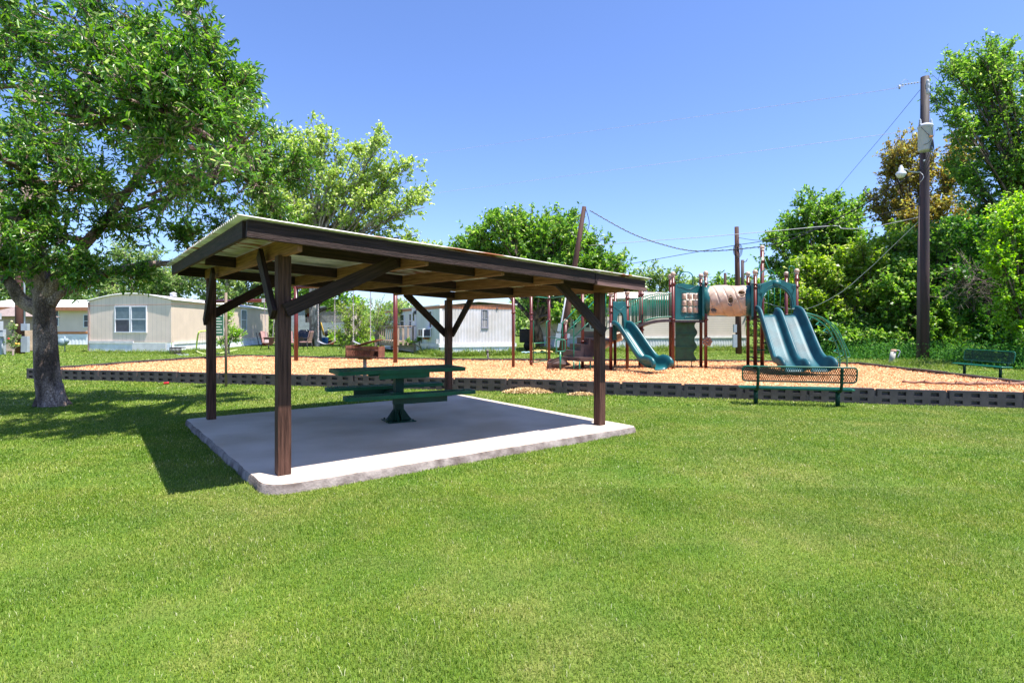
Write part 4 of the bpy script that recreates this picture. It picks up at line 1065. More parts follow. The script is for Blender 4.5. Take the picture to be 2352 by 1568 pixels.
# --- beige sided home on the right
c0, c1 = flat(G(1236,806)), flat(G(1713,801)); dpt_ = Vector((.25,5.2,0)); c2, c3 = c1+dpt_, c0+dpt_
hC = thing('mobile_home', 'beige mobile home with horizontal siding and pitched shingle roof, behind the play structure', 'mobile home', tuple((c0+c2)/2))
M_sid = side_mat('beige_siding', (.56,.50,.43), .125, True, w=.022, dark=.5)
ff, fs2 = Fr(c0,c1,-dpt_), Fr(c1,c2,c1-c0)
ze = 3.35; zr_ = 4.0
mb = MB(); wall(mb,c0,c1,.85,ze); wall(mb,c1,c2,.85,ze); wall(mb,c2,c3,.85,ze); wall(mb,c3,c0,.85,ze)
for p, q in ((c1,c2),(c0,c3)): m_ = p.lerp(q,.5); mb.face([(p.x,p.y,ze),(q.x,q.y,ze),(m_.x,m_.y,zr_)])
mb.build('wall', M_sid, hC)
e = ff.n*.3; mb = MB(); r0, r1 = c0.lerp(c3,.5), c1.lerp(c2,.5)
mb.grid([[c0+e-ff.d*.2+Up*(ze-.02), r0-ff.d*.2+Up*zr_, c3-e-ff.d*.2+Up*(ze-.02)], [c1+e+ff.d*.2+Up*(ze-.02), r1+ff.d*.2+Up*zr_, c2-e+ff.d*.2+Up*(ze-.02)]], smooth=False)
mb.build('roof', mat('pale_shingles', (.50,.43,.36), rough=.9, var=.15, scale=8, bump=.4, bscale=50), hC, solid=.08)
mb = MB(); mb.corr(c0+ff.n*.04,c1+ff.n*.04,.02,.83,ff.n,.2,.014); mb.corr(c1+fs2.n*.04,c2+fs2.n*.04,.02,.83,fs2.n,.2,.014); mb.build('skirting', mat('grey_white_skirting', (.50,.53,.57), rough=.5, var=.08), hC)
mb = MB(); ff.box(mb,-.02,ff.L+.02,.05,.10,.78,.92); mb.build('skirt_trim', M_roofw, hC)
winpx(hC, ff, 1310, 1318, 713, 757); winpx(hC, ff, 1355, 1365, 713, 757)
M_shut = mat('dark_shutter', (.018,.015,.02), rough=.5)
for px in (1304,1320,1349,1367): u = ff.u_at(px); mb = MB(); ff.box(mb,u-.1,u+.1,.0,.05,1.5,2.6); mb.build('shutter', M_shut, hC)
# --- long pale home with white metal roof, far left
d0, d1 = flat(G(-60,792)), flat(G(222,791.5)); dp = Vector((1.5,5,0))
hD = thing('mobile_home', 'long cream home with white metal roof and orange stripe, behind the big tree trunk', 'mobile home', tuple((d0+d1)/2))
M_cream = mat('cream_stucco', (.74,.60,.51), rough=.85, var=.05, scale=1)
ff = Fr(d0,d1,-dp); zt = ff.z_at(ff.L*.5,706); L = ff.L
mb = MB(); wall(mb,d0,d1,.2,zt); wall(mb,d1,d1+dp,.2,zt); wall(mb,d1+dp,d0+dp,.2,zt); wall(mb,d0+dp,d0,.2,zt); mb.build('wall', M_cream, hD)
mb = MB(); mb.grid([[d0-dp*.12+Up*(zt-.05), d1-dp*.12+Up*(zt-.05)], [d0+dp*.5+Up*(zt+.75), d1+dp*.5+Up*(zt+.75)], [d0+dp*1.1+Up*(zt-.05), d1+dp*1.1+Up*(zt-.05)]], smooth=False); mb.build('roof', M_roofw, hD, solid=.05)
mb = MB(); ff.box(mb,0,L,.55,.62,zt-.30,zt+.02); mb.build('fascia', M_trim, hD)
mb = MB(); ff.box(mb,0,L,.01,.05,.94,1.14); mb.build('stripe', mat('orange_stripe', (.55,.20,.06), var=.15), hD)
mb = MB(); mb.corr(d0+ff.n*.05,d1+ff.n*.05,.02,.92,ff.n,.3,.012); mb.build('skirting', M_skirt, hD)
winpx(hD, ff, 127, 136, 712, 749, lower=M_screen); winpx(hD, ff, 192, 206, 722, 752, lower=M_screen); winpx(hD, ff, 1, 22, 706, 720, mull=False)
# --- small tan shed at the left edge
e0, e1 = flat(G(-40,808)), flat(G(42,808)); 
sh2 = thing('garden_shed', 'small tan shed with grey shingle roof at the left edge of the frame', 'shed', tuple((e0+e1)/2))
dp = Vector((0,2.5,0)); ze = pxz(727,e1.y)
ff = Fr(e0,e1,-dp); mb = MB(); wall(mb,e0,e1,.05,ze); wall(mb,e1,e1+dp,.05,ze); wall(mb,e1+dp,e0+dp,.05,ze); wall(mb,e0+dp,e0,.05,ze); mb.build('wall', mat('shed_wall', (.46,.35,.26), rough=.8), sh2)
pe = (e0+e1)/2+dp*.5+Up*(pxz(700,33)); w_ = [e0+Vector((-.3,-.3,0))+Up*ze, e1+Vector((.3,-.3,0))+Up*ze, e1+dp+Vector((.3,.3,0))+Up*ze, e0+dp+Vector((-.3,.3,0))+Up*ze]
mb = MB()
for i in range(4): mb.face([w_[i], w_[(i+1)%4], pe])
mb.build('roof', mat('grey_shingles', (.24,.19,.17), rough=.9, var=.2, scale=10, bump=.4), sh2, solid=.05)
# --- far home with porch between shelter posts
f0, f1 = flat(P(676,780,54)), flat(P(800,780,54)); dp = Vector((0,5,0))
hE = thing('mobile_home', 'distant pinkish home with grey porch and red shuttered window, left of the shaded trunk', 'mobile home', tuple((f0+f1)/2))
ff = Fr(f0,f1,-dp); zt = pxz(709,54)
mb = MB(); wall(mb,f0,f1,.2,zt); wall(mb,f1,f1+dp,.2,zt); wall(mb,f0+dp,f0,.2,zt); mb.build('wall', mat('pink_wall', (.58,.44,.38), rough=.8), hE)
mb = MB(); ff.box(mb,-.3,ff.L+.2,-5,1.4,zt+.02,zt+.2); mb.build('roof', mat('grey_metal_roof', (.20,.23,.27), rough=.5), hE)
mb = MB(); ff.box(mb,.1,1.5,1.2,1.26,.1,zt); ff.box(mb,ff.u_at(740),ff.L,1.2,1.26,.05,pxz(741,54)); ff.box(mb,1.5,ff.u_at(740),1.2,1.26,.05,pxz(741,54)); mb.build('porch_skirt', mat('grey_panels', (.30,.35,.38), rough=.6), hE)
mb = MB()
for px in (684,703,706): u = ff.u_at(px); ff.box(mb,u-.06,u+.06,1.15,1.25,1.9,zt)
mb.build('porch_post', M_shut, hE)
u = ff.u_at(703.5); window(hE, ff, u-.28, u+.22, pxz(741,54), pxz(720,54), mull=True)
for px in (698.5,708.5): uu = ff.u_at(px); mb = MB(); ff.box(mb,uu-.12,uu+.12,.0,.06,pxz(741,54),pxz(719,54)); mb.build('shutter', mat('red_shutter', (.35,.05,.03)), hE)
mb = MB(); 
for k in range(26): u = ff.u_at(737)+k*.12; mb.beam(ff.q(u,1.23,pxz(741,54)),ff.q(u+1.1,1.23,pxz(715,54)),.02,.03,up=(0,1,0)); mb.beam(ff.q(u+1.1,1.25,pxz(741,54)),ff.q(u,1.25,pxz(715,54)),.02,.03,up=(0,1,0))
for k in range(14): u = ff.u_at(693)+k*.14; ff.box(mb,u,u+.02,1.2,1.22,pxz(741,54),pxz(728,54))
mb.build('lattice', M_chain, hE)
# ---------------------------------------------------------------- poles, wires, small things
M_pole = mat('creosote_pole', (.085,.032,.024), rough=.8, var=.5, scale=1.6, col2=(.13,.05,.032), stretch=(1,1,.12), bump=.5, bscale=18, detail=6)
M_poled = mat('dark_pole', (.035,.025,.035), rough=.7, var=.5, scale=1.3, col2=(.105,.055,.06), stretch=(1.5,1.5,.10), bump=.5, bscale=20, detail=6)
M_wire = mat('wire_black', (.03,.03,.035), rough=.5); M_wirel = mat('wire_bright', (.62,.60,.60), rough=.4, metal=.3)
M_can = mat('painted_steel_light', (.42,.45,.50), rough=.5, var=.06, scale=3)
M_gbox = mat('grey_box', (.34,.38,.43), rough=.5, var=.08)
def pole(base, top, r0, r1, label, m=M_pole, grp='utility poles'):
    t = thing('utility_pole', label, 'utility pole', tuple(flat(base)), grp)
    MB().tube([flat(base)-Up*.1, flat(base).lerp(top,.33), flat(base).lerp(top,.66), top], [r0, r0*.75+r1*.25, r0*.4+r1*.6, r1], 14).build('shaft', m, t)
    return t
b = G(2122,834); top = P(2124.5,177,b.y)
t1 = pole(b, top, .19, .155, 'tall dark wooden utility pole with a grey transformer and a lamp, at the right', M_poled)
MB().tube([flat(b)+Vector((-.17,.05,-.1)), flat(b)+Vector((-.16,.05,3)), flat(b)+Vector((-.13,.05,7))], [.10,.085,.05], 10).build('conduit_cover', mat('old_board', (.10,.075,.065), rough=.8, var=.3, scale=2, stretch=(2,2,.2)), t1)
c = P(2125.5,347,b.y-.42); mb = MB(); mb.lathe(c, [(.001,0),(.24,.0),(.255,.03),(.26,.95),(.28,.97),(.28,1.02),(.26,1.05),(.15,1.12),(.001,1.13)], 24)
tr = mb.build('transformer', M_can, t1)
for dx, h in ((-.24,1.05),(.22,1.05)): MB().lathe(c+Vector((dx,-.03,h)), [(.06,0),(.06,.03),(.04,.04),(.06,.08),(.04,.10),(.055,.14),(.035,.16),(.05,.2),(.01,.26)], 10).build('bushing', M_gbox, tr)
mb = MB(); mb.obox(c+Vector((.0,-.305,.50)), (.12,.02,.07)); mb.build('warning_tag', mat('orange_tag', (.75,.28,.04)), tr)
mb = MB(); mb.obox(c+Vector((.04,-.29,.12)), (.08,.02,.05)); mb.build('blue_tag', mat('blue_tag', (.05,.25,.6)), tr)
mb = MB(); j = c+Vector((.05,-.33,.45))
for p in ((-.25,-.1,.95),(.0,-.3,.95),(.2,-.2,.9),(.28,.0,.75),(-.22,-.2,.2)): mb.tube(bez(c+Vector(p), (c+Vector(p)+j)/2+Vector((0,-.08,-.15)), j, 6), .010, 4)
for k in range(3): mb.tube(bez(j, j+Vector((.1*k-.1,0,-.8)), P(2108+8*k,395,b.y-.2), 8), .014, 5)
mb.tube(bez(j, P(2155,390,b.y-.2), P(2118,400,b.y-.1), 8), .014, 5)
mb.build('lead_wire', M_wire, tr)
MB().lathe(P(2131,217,b.y-.22), [(.03,0),(.06,.02),(.06,.22),(.045,.25),(.07,.3),(.07,.42),(.05,.46),(.07,.5),(.05,.6),(.02,.62)], 12).build('fuse_cutout', M_can, t1)
mb = MB(); q = P(2066,196,b.y); e_ = P(2115,189,b.y); mb.tube([e_,q], .012, 6)
for k in range(6): mb.ball(e_.lerp(q,.15+.14*k), .035, 8)
mb.tube([q, q+Vector((.0,0,-.16))], .035, 8); mb.tube(bez(q, q+Vector((.3,0,.45)), e_.lerp(q,.55), 8), .008, 4); mb.build('insulator', M_gbox, t1)
lc = P(2069.5,408,b.y-.6)
mb = MB(); mb.lathe(lc, [(.001,-.01),(.11,.0),(.18,.12),(.19,.17),(.13,.20)], 18); 
lamp = mb.build('street_lamp', mat('lamp_refractor', (.62,.66,.70), rough=.3), t1)
mb = MB(); mb.lathe(lc, [(.19,.17),(.15,.24),(.09,.27),(.085,.42),(.05,.43),(.045,.50),(.001,.51)], 16); mb.build('lamp_hood', M_gbox, lamp)
MB().tube(spline([lc+Vector((0,0,.32)), lc+Vector((.3,.1,.36)), lc+Vector((.6,.35,.34)), P(2112,396,b.y-.15)], 5), .025, 8).build('lamp_arm', M_can, lamp)
MB().tube(spline([P(2112,394,b.y-.2), P(2121,404,b.y-.3), P(2119,412,b.y-.3), P(2112,420,b.y-.2)], 5), .012, 5).build('lamp_cable', M_wirel, lamp)
mb = MB(); mb.obox(P(2123,369,b.y-.19), (.06,.06,.07)); mb.obox(P(2128,286,b.y-.17), (.08,.04,.08)); mb.build('bolt_plate', M_can, t1)
# leaning pole
b2_ = G(1287,814); tp2 = P(1342,475,b2_.y)
t2 = pole(b2_, tp2, .19, .12, 'leaning brown utility pole rising behind the right end of the shelter roof')
ax = (tp2-flat(b2_)).normalized()
at2 = lambda py, dx=0, dy=0: flat(b2_)+ax*((pxz(py,b2_.y))/ax.z)+Vector((dx,dy,0))
MB().tube([at2(812,-.26,-.05), at2(760,-.24,-.05), at2(640,-.20,-.05)], .045, 8).build('conduit', M_can, t2)
for y0, y1, w, dx in ((743,761,.2,-.30),(765,797,.28,-.30),(766,776,.14,.26)):
    p = (at2(y0,dx,-.18)+at2(y1,dx,-.18))/2; mb = MB(); mb.obox(p, (w,.14,pxz(y0,b2_.y)-pxz(y1,b2_.y)), (Vector((ax.z,0,-ax.x)),Vector((0,1,0)),ax)); mb.build('meter_box', M_gbox, t2)
MB().tube(spline([at2(481,.1,-.1), at2(515,.42,-.1), at2(545,.25,-.1), at2(560,.05,-.1)],5), .02, 5).build('drip_loop', M_wire, t2)
MB().tube(spline([at2(505,-.1,-.1), at2(515,-.45,-.1), at2(535,-.45,-.1), at2(550,-.1,-.1)],5), .02, 5).build('drip_loop', M_wire, t2)
# straight pole behind the crawl tube
b3_ = G(1697,813); t3 = pole(b3_, P(1692,521,b3_.y), .17, .115, 'straight reddish utility pole behind the tan crawl tube')
for y0, y1, dx, w in ((745,763,-.27,.16),(768,797,-.28,.22)):
    MB().box(b3_.x+dx-w/2,b3_.x+dx+w/2,b3_.y-.2,b3_.y-.05,pxz(y1,b3_.y),pxz(y0,b3_.y)).build('meter_box', M_gbox, t3)
mb = MB(); cc_ = P(1694,575,b3_.y-.15)
for k in range(3): mb.tube([cc_+Vector(((.25+.06*k)*math.cos(q)*.7,-.02*k,(.3+.06*k)*math.sin(q))) for q in [i*.52 for i in range(12)]], .014, 4, closed=True)
mb.build('cable_coil', M_wire, t3)
b4_ = flat(P(1706,790,48)); t4 = pole(b4_, P(1705.5,597,48), .16,.13, 'dark slim utility pole just right of the reddish one', M_poled)
MB().tube([P(1707,602,47.9), P(1714,600,47.9), P(1717,594,47.9)], .035, 6).build('bracket', M_wire, t4)
b5_ = flat(P(1666,790,62)); pole(b5_, P(1665.5,627,62), .17,.14, 'short distant pole above the crawl tube', M_pole)
b6_ = G(46,812); t6 = pole(b6_, P(43,520,b6_.y), .22,.17, 'red brown utility pole left of the big trunk with grey meter boxes')
mb = MB(); mb.tube([flat(b6_)+Vector((.27,0,1.5)), flat(b6_)+Vector((.22,0,7))], .045, 8); mb.build('conduit', M_can, t6)
for y0, y1 in ((743,767),(772,818)): MB().box(b6_.x+.22,b6_.x+.58,b6_.y-.2,b6_.y-.02,max(.1,pxz(y1-8,b6_.y)),pxz(y0,b6_.y)).build('meter_box', M_gbox, t6)
def wire(pts, r, label, m=M_wire, grp='overhead wires', n=10, twist=False):
    pp = spline(pts, n)
    mb = MB(); mb.tube(pp, r, 5, cap=False)
    if twist:
        q = []
        for i in range((len(pp)-1)*4): k = i/4; j = int(k); p = pp[j].lerp(pp[j+1],k-j); q.append(p+Vector((.03*math.cos(i*1.3),0,.03*math.sin(i*1.3))))
        mb.tube(q, r*.7, 4, cap=False)
    return tag(mb.build('overhead_wire', m), label, 'wire', grp)
Yb = b.y
wire([P(2066,196,Yb), P(1890,228,26), P(990,352,42), P(560,412,52)], .010, 'highest thin power line running left from the top of the tall right pole', M_wirel)
wire([P(2108,297,Yb), P(1895,327,26), P(1005,443,42), P(560,502,52)], .010, 'second thin power line running left from the transformer', M_wirel)
wire([P(2113,207,Yb), P(2030,308,27), P(1932,424,33), P(1800,585,44)], .010, 'dark guy wire slanting down left from the top of the tall right pole')
wire([P(2135,212,Yb), P(2205,333,23.3), P(2323,526,23)], .010, 'dark guy wire slanting down right from the tall right pole')
wire([P(2114,390,Yb), P(1993,466,25), P(1921,503,26.3), P(1836,543,27.5), P(1750,566,28.5), P(1609,577,29.6), P(1527,563,30), P(1446,534,30.3), P(1354,483,b2_.y)], .022, 'thick sagging twisted cable from the tall right pole to the leaning pole', twist=True)
wire([P(2114,498,Yb), P(1999,522,25), P(1936,525,26), P(1910,519,26.3), P(1750,533,28), P(1609,545,30), P(1495,553,32), P(1324,566,35), P(1076,581,40), P(700,610,48)], .018, 'pale service cable crossing behind the leaning pole', M_wirel)
wire([P(2114,470,Yb), P(1790,546,28), P(1692,563,b3_.y), P(1609,577,33), P(1429,609,38), P(1240,640,44)], .018, 'dark straight cable passing the straight reddish pole')
wire([P(1692,545,b3_.y), P(1740,552,30), P(1790,546,28)], .012, 'short slack dark wire right of the straight reddish pole')
wire([P(2114,505,Yb), P(2050,566,25), P(1993,620,26.5), P(1921,678,28), P(1836,711,30), P(1740,690,33)], .014, 'low sagging wire in front of the dark trees right of the play structure', M_wirel)
wire([P(-20,704,30), P(206,702,29.5), P(466,698,28.5), P(560,700,27)], .012, 'thin brown wire crossing in front of the tan home', M_trim)
# sign post in front of the bed
sg = G(519,889); s_ = thing('park_sign', 'narrow green notice sign on a slim wooden post left of the shelter', 'sign', tuple(sg))
MB().tube([flat(sg), Vector((sg.x,sg.y,pxz(672,sg.y)))], .032, 10).build('post', mat('grey_brown_post', (.20,.15,.11), var=.2, rough=.8), s_)
sd1 = Vector((math.cos(R(205)), math.sin(R(205))*1.0, 0)); z0_, z1_ = pxz(771,sg.y), pxz(705,sg.y)
sx = (Vector((-.16,-.62,0))).normalized(); oo = Vector((sg.x-.035,sg.y-.05,0))
pan = MB(); pan.prism(oo, sx, Up, [(0,z0_),(.40,z0_),(.40,z1_),(0,z1_)], .012); sp_o = pan.build('sign_panel', mat('sign_green', (.02,.10,.06), rough=.4), s_)
mb = MB(); mb.tube([oo+sx*a+Up*z for a, z in ((0,z0_),(.40,z0_),(.40,z1_),(0,z1_))], .008, 5, closed=True)
sn = Vector((-sx.y,sx.x,0)); sn = sn if sn.y < 0 or sn.x > 0 else -sn
mb.build('sign_edge', M_white, sp_o)
mb = MB()
for k in range(9):
    for sgn in (1,-1): mb.obox(oo+sx*.2+sn*(.009*sgn)+Up*(z1_-.08-k*.07), (.28 if k % 3 else .16,.003,.018), (sx,sn,Up))
mb.build('sign_lines', mat('sign_text_white', (.5,.55,.5)), sp_o)
# utility marker by the right pole
mk = G(2046,838); t = thing('utility_marker', 'short leaning white utility pedestal in the grass left of the tall right pole', 'utility pedestal', tuple(mk))
MB().tube([flat(mk), Vector((mk.x+.12,mk.y,pxz(804,mk.y)))], .10, 12).build('pedestal', mat('faded_white', (.5,.47,.40), var=.3, scale=5), t)
MB().lathe(Vector((mk.x+.12,mk.y,pxz(804,mk.y))), [(.115,-.05),(.12,0),(.07,.03),(.001,.035)], 12).build('cap', mat('faded_cap', (.5,.25,.16)), t)
MB().tube(spline([Vector((mk.x+.16,mk.y-.1,.6)), Vector((mk.x+.30,mk.y-.1,.55)), Vector((mk.x+.2,mk.y-.1,.3))],4), .02, 6).build('cable', M_gbox, t)
# fallen branch
pts = [(2072,880),(2110,881),(2160,886),(2200,888),(2240,884),(2290,879),(2352,880),(2400,876),(2440,874)]
Ys = [12.6,12.5,12.3,12.2,12.2,12.2,12.1,12,12]
br = [Vector((P(x,y,Yy).x,Yy,.27)) for (x,y),Yy in zip(pts,Ys)]
bb = spline(br, 5); mb = MB(); mb.tube([p+Vector((0,0,.012*math.sin(i*1.3))) for i,p in enumerate(bb)], [.022+.034*i/len(bb)+.006*math.sin(i*2.1) for i in range(len(bb))], 9)
for i in (6,14,20,27,33): mb.tube([bb[i], bb[i]+Vector((.03,-.05,.07))], [.014,.008], 6)
tag(mb.build('fallen_branch', mat('bare_branch', (.22,.11,.07), rough=.8, var=.35, scale=12, bump=.4, bscale=40)), 'long bare reddish branch lying on the wood chips at the right edge', 'branch')
# drinks can
cn = G(381,883.5); o = MB().lathe(cn+Vector((-.06,0,.035)), [(.001,0),(.03,.003),(.034,.012),(.034,.11),(.028,.125),(.001,.126)], 14, axis=(1,.25,.1)).build('drink_can', mat('red_can', (.55,.03,.03), rough=.3, metal=.4)); tag(o, 'crushed red drinks can in the shade beside the near border', 'can')
# gas meter
gm = G(149,808); t = thing('gas_meter', 'grey gas meter on pipes between the big trunk and the tan home', 'gas meter', tuple(gm))
MB().tube([flat(gm)+Vector((0,0,0)), flat(gm)+Vector((0,0,.95)), flat(gm)+Vector((-.45,0,.95)), flat(gm)+Vector((-.45,0,0))], .03, 8).build('pipe', M_gbox, t)
mb = MB(); mb.lathe(flat(gm)+Vector((-.1,-.25,.6)), [(.001,0),(.2,.02),(.24,.1),(.24,.3),(.2,.38),(.001,.4)], 16, axis=(0,1,0)); mb.lathe(flat(gm)+Vector((.18,-.2,.68)), [(.001,0),(.16,.02),(.17,.12),(.001,.15)], 14, axis=(0,1,0)); mb.build('meter', mat('meter_grey', (.22,.29,.33), rough=.5), t)
# electric pedestal at the left edge
ep = G(4,814); t = thing('meter_pedestal', 'grey and white electric meter pedestal at the extreme left edge', 'meter pedestal', tuple(ep))
mb = MB(); mb.box(ep.x-.35,ep.x+.15,ep.y-.1,ep.y+.1,0,1.4); mb.build('backboard', M_gbox, t)
for z0_,z1_,x0_,x1_ in ((1.0,1.25,-.2,.33),(1.35,1.85,-.15,.18),(1.95,2.3,-.25,.08)): MB().box(ep.x+x0_,ep.x+x1_,ep.y-.3,ep.y-.1,z0_,z1_).build('meter_box', M_can, t)
MB().tube([Vector((ep.x+.2,ep.y-.15,.0)), Vector((ep.x+.12,ep.y-.15,1.0))], .04, 8).build('conduit', M_can, t)
# soccer goal
M_lime = mat('lime_tube', (.45,.62,.08), rough=.5)
gA, gB = G(450,810), G(478,806); gz = pxz(761,gA.y); t = thing('soccer_goal', 'small lime green toy goal with a net by the tan home', 'goal', tuple(gA))
g2 = P(457,763,gA.y-.6); g3 = P(495,757,gA.y+.2); g4 = G(548,800)
MB().tube(spline([gA, P(453,780,gA.y), g2, P(466,760.5,gA.y), g3],5), .045, 8).build('goal_frame', M_lime, t)
MB().tube(spline([P(451,806,gA.y), G(470,813), G(500,812.5), G(545,803)],5), .04, 8).build('base_bar', mat('pale_lime', (.62,.68,.30), rough=.5), t)
mb = MB()
for k in range(9): a_ = g2.lerp(g3,k/8); b__ = flat(gA).lerp(flat(G(500,806)),k/8)+Up*.1; mb.tube([a_, b__], .006, 3)
for k in range(9): mb.tube([g2.lerp(gA,k/8), g3.lerp(G(500,806),k/8)], .006, 3)
mb.build('net', mat('net_cord', (.35,.33,.28)), t)
# crate
cr = G(416,812); t = thing('plastic_crate', 'dark brown slatted plastic crate at the corner of the tan home', 'crate', tuple(cr))
mb = MB(); w, h = .66, .36; x0_, y0_ = cr.x-w/2, cr.y-.55
for z in (0,.33): mb.box(x0_,x0_+w,y0_,y0_+.03,z,z+.05); mb.box(x0_,x0_+w,y0_+.42,y0_+.45,z,z+.05); mb.box(x0_,x0_+.03,y0_+.03,y0_+.42,z,z+.05); mb.box(x0_+w-.03,x0_+w,y0_+.03,y0_+.42,z,z+.05)
for k in range(9): mb.box(x0_+k*(w-.045)/8,x0_+k*(w-.045)/8+.045,y0_+.003,y0_+.027,.05,.33); 
mb.box(x0_+.03,x0_+w-.03,y0_+.03,y0_+.42,.02,.05); mb.build('crate_body', mat('crate_brown', (.03,.02,.025)), t)
tag(MB().tube(spline([G(405,813), G(420,815.5), G(432,813.5), G(418,812.5), G(412,815), G(436,816)],6), .025, 6).build('garden_hose', M_gbox), 'pale grey hose coiled in the grass by the crate', 'hose')
# standpipe near the white home
spt = G(1121,829.5) if False else G(1120.5,830); spx = P(1121,815,22.2)
t = MB(); bq = flat(P(1121,820,22.3)); t.tube([bq, bq+Up*.25, bq+Vector((-.02,0,.52))], [.03,.03,.035], 8); t.ball(bq+Vector((-.02,0,.55)), .06, 8); t.tube([bq+Up*.3, bq+Vector((.12,0,.22))], .02, 6)
tag(t.build('standpipe', mat('old_pipe', (.13,.10,.10), rough=.6)), 'small rusty standpipe in the grass before the white home', 'standpipe')
# covered grill
cg = G(699,796); t = thing('covered_barbecue', 'barbecue under a shiny black cover beside the shaded trunk', 'barbecue', tuple(cg))
mb = MB(); rows = []
for i in range(15):
    h = i/14; rr = .74*(1-.25*h**3)*(math.cos(h*1.35)**.5 if h > .55 else 1)/(1 if h <= .55 else math.cos(.55*1.35)**.5)
    rows.append([cg+Vector((rr*(1+.07*math.sin(a*7+h*5))*math.cos(a), .6*rr*(1+.07*math.sin(a*9+h*3))*math.sin(a), 1.32*h**.9)) for a in [2*math.pi*k/36 for k in range(37)]])
mb.grid(rows); mb.build('cover', mat('black_tarpaulin', (.012,.012,.014), rough=.22, bump=.6, bscale=6), t)
# patio chairs
M_cush = mat('faded_red_cushion', (.36,.20,.18), rough=.8, var=.2)
def patio(c, yaw, label, m=M_cush):
    t = thing('patio_chair', label, 'chair', tuple(flat(c)), 'patio chairs on the grass'); d = Vector((math.cos(yaw),math.sin(yaw),0)); n_ = Vector((-d.y,d.x,0)); q = lambda a,b_,z: flat(c)+d*a+n_*b_+Up*z
    MB().obox(q(0,0,.48), (.62,.6,.10), (d,n_,Up)).build('seat', m, t, bevel=.03)
    bu = (Up-d*.25).normalized(); MB().obox(q(-.36,0,.88), (.07,.56,.75), ((d+Up*.25).normalized(),n_,bu)).build('backrest', m, t, bevel=.03)
    for s1 in (-1,1):
        for s2 in (-1,1): MB().tube([q(s1*.26,s2*.3,.46), q(s1*.38,s2*.34,0)], .022, 6).build('leg', M_shut, t)
        MB().tube(spline([q(.3,s2*0+s1*.34,.46), q(.34,s1*.36,.74), q(0,s1*.36,.78), q(-.42,s1*.34,.80), q(-.55,s1*.31,1.25)],4), .02, 6).build('armrest', M_shut, t)
patio(G(617,803), R(-20), 'cushioned patio chair behind the black bucket swing')
patio(G(702,801.5), R(170), 'cushioned patio chair facing left before the covered barbecue')
patio(G(664,803), R(-60), 'patio chair half hidden behind the front left shelter post')
t = thing('folding_chair', 'folded red and black chairs leaning on the tan home skirting', 'folding chair', tuple(G(604,793)))
q = G(604,793)
for k in range(2): MB().obox(q+Vector((.28*k,.1*k,.5)), (.5,.05,1.0), (Vector((.86,-.3,-.25)).normalized(),Vector((.33,.94,0)),Vector((-.25,.05,.95)).normalized())).build('seat_cloth', mat('red_cloth' if k == 0 else 'dark_red_cloth', (.40,.02,.03) if k == 0 else (.12,.01,.02)), t)
mb = MB()
for dx in (-.3,0,.3,.6): mb.tube([q+Vector((dx,-.05,0)), q+Vector((dx-.26,0,1.08))], .03, 6)
mb.build('chair_frame', M_shut, t)
# barrels
def barrel(px, py, m, label):
    g = G(px,py); o = MB().lathe(flat(g), [(.001,0),(.28,.0),(.30,.04),(.31,.25),(.325,.27),(.31,.29),(.31,.45),(.325,.47),(.31,.49),(.30,.62),(.001,.63)], 20).build('plastic_drum', m); tag(o, label, 'drum', 'plastic drums beside the trunk')
barrel(745.5, 791, mat('blue_plastic', (.015,.13,.32), rough=.4), 'blue plastic drum right of the shaded trunk')
barrel(759, 790.5, mat('red_plastic', (.40,.01,.02), rough=.4), 'red plastic drum right of the blue one')
o = MB().lathe(G(757,789)+Up*.62, [(.001,0),(.4,.02),(.5,.25),(.42,.5),(.2,.62),(.001,.66)], 12).build('rubbish_bag', M_shut); tag(o, 'black rubbish bag piled above the two drums', 'rubbish bag')
tag(MB().beam(P(736,741,50.5), P(744,769,50.2), .06, .22).build('yellow_board', mat('yellow_paint', (.55,.33,.03))), 'yellow board leaning behind the drums', 'board')
# leaning corrugated skirting sheets
q0, q1 = G(533,797), G(560,795); mb = MB(); rows = [[q0.lerp(q1,i/60)+Vector((0,.0,0))+Up*(.02*math.sin(i*1.5)+.02) for i in range(61)], [q0.lerp(q1,i/60)+Vector((-.25,.45,.62-.15*(i/60)))+Vector((0,-.02*math.sin(i*1.5),.0)) for i in range(61)]]
mb.grid(rows); tag(mb.build('corrugated_sheet', M_skirt, solid=.01), 'loose corrugated white sheet leaning by the sign post shrub', 'metal sheet')
# dark car far behind
cx_, cy_ = P(834,760,66).x, 66.0
car = thing('parked_car', 'dark parked car with red tail lights half hidden by shrubs', 'car', (cx_,cy_,0))
M_car = mat('dark_car_paint', (.012,.012,.018), rough=.15, coat=1)
prof = [(-.95,.35),(-.97,.8),(-.93,1.1),(-.72,1.62),(-.6,1.72),(.6,1.72),(.72,1.62),(.93,1.1),(.97,.8),(.95,.35)]
mb = MB(); rows = []
for k, (dy, s_, zs_) in enumerate(((0,.93,.9),(.12,1,1),(2.4,1,1),(3.1,1,.72),(4.3,.97,.66),(4.5,.9,.5))): rows.append([Vector((cx_+x*s_,cy_+dy,.3+(z-.3)*zs_)) for x, z in prof])
mb.grid(rows, smooth=False); mb.face(rows[0]); mb.face(rows[-1][::-1]); mb.build('body', M_car, car)
MB().prism((cx_,cy_-.02,0), (1,0,0), Up, [(-.72,1.12),(.72,1.12),(.58,1.52),(-.58,1.52)], .03).build('rear_window', M_glass, car)
for s_ in (-1,1): MB().box(cx_+s_*.84-.09,cx_+s_*.84+.09,cy_-.04,cy_+.06,.85,1.35).build('tail_light', mat('tail_light_red', (.6,.02,.02), rough=.2), car)
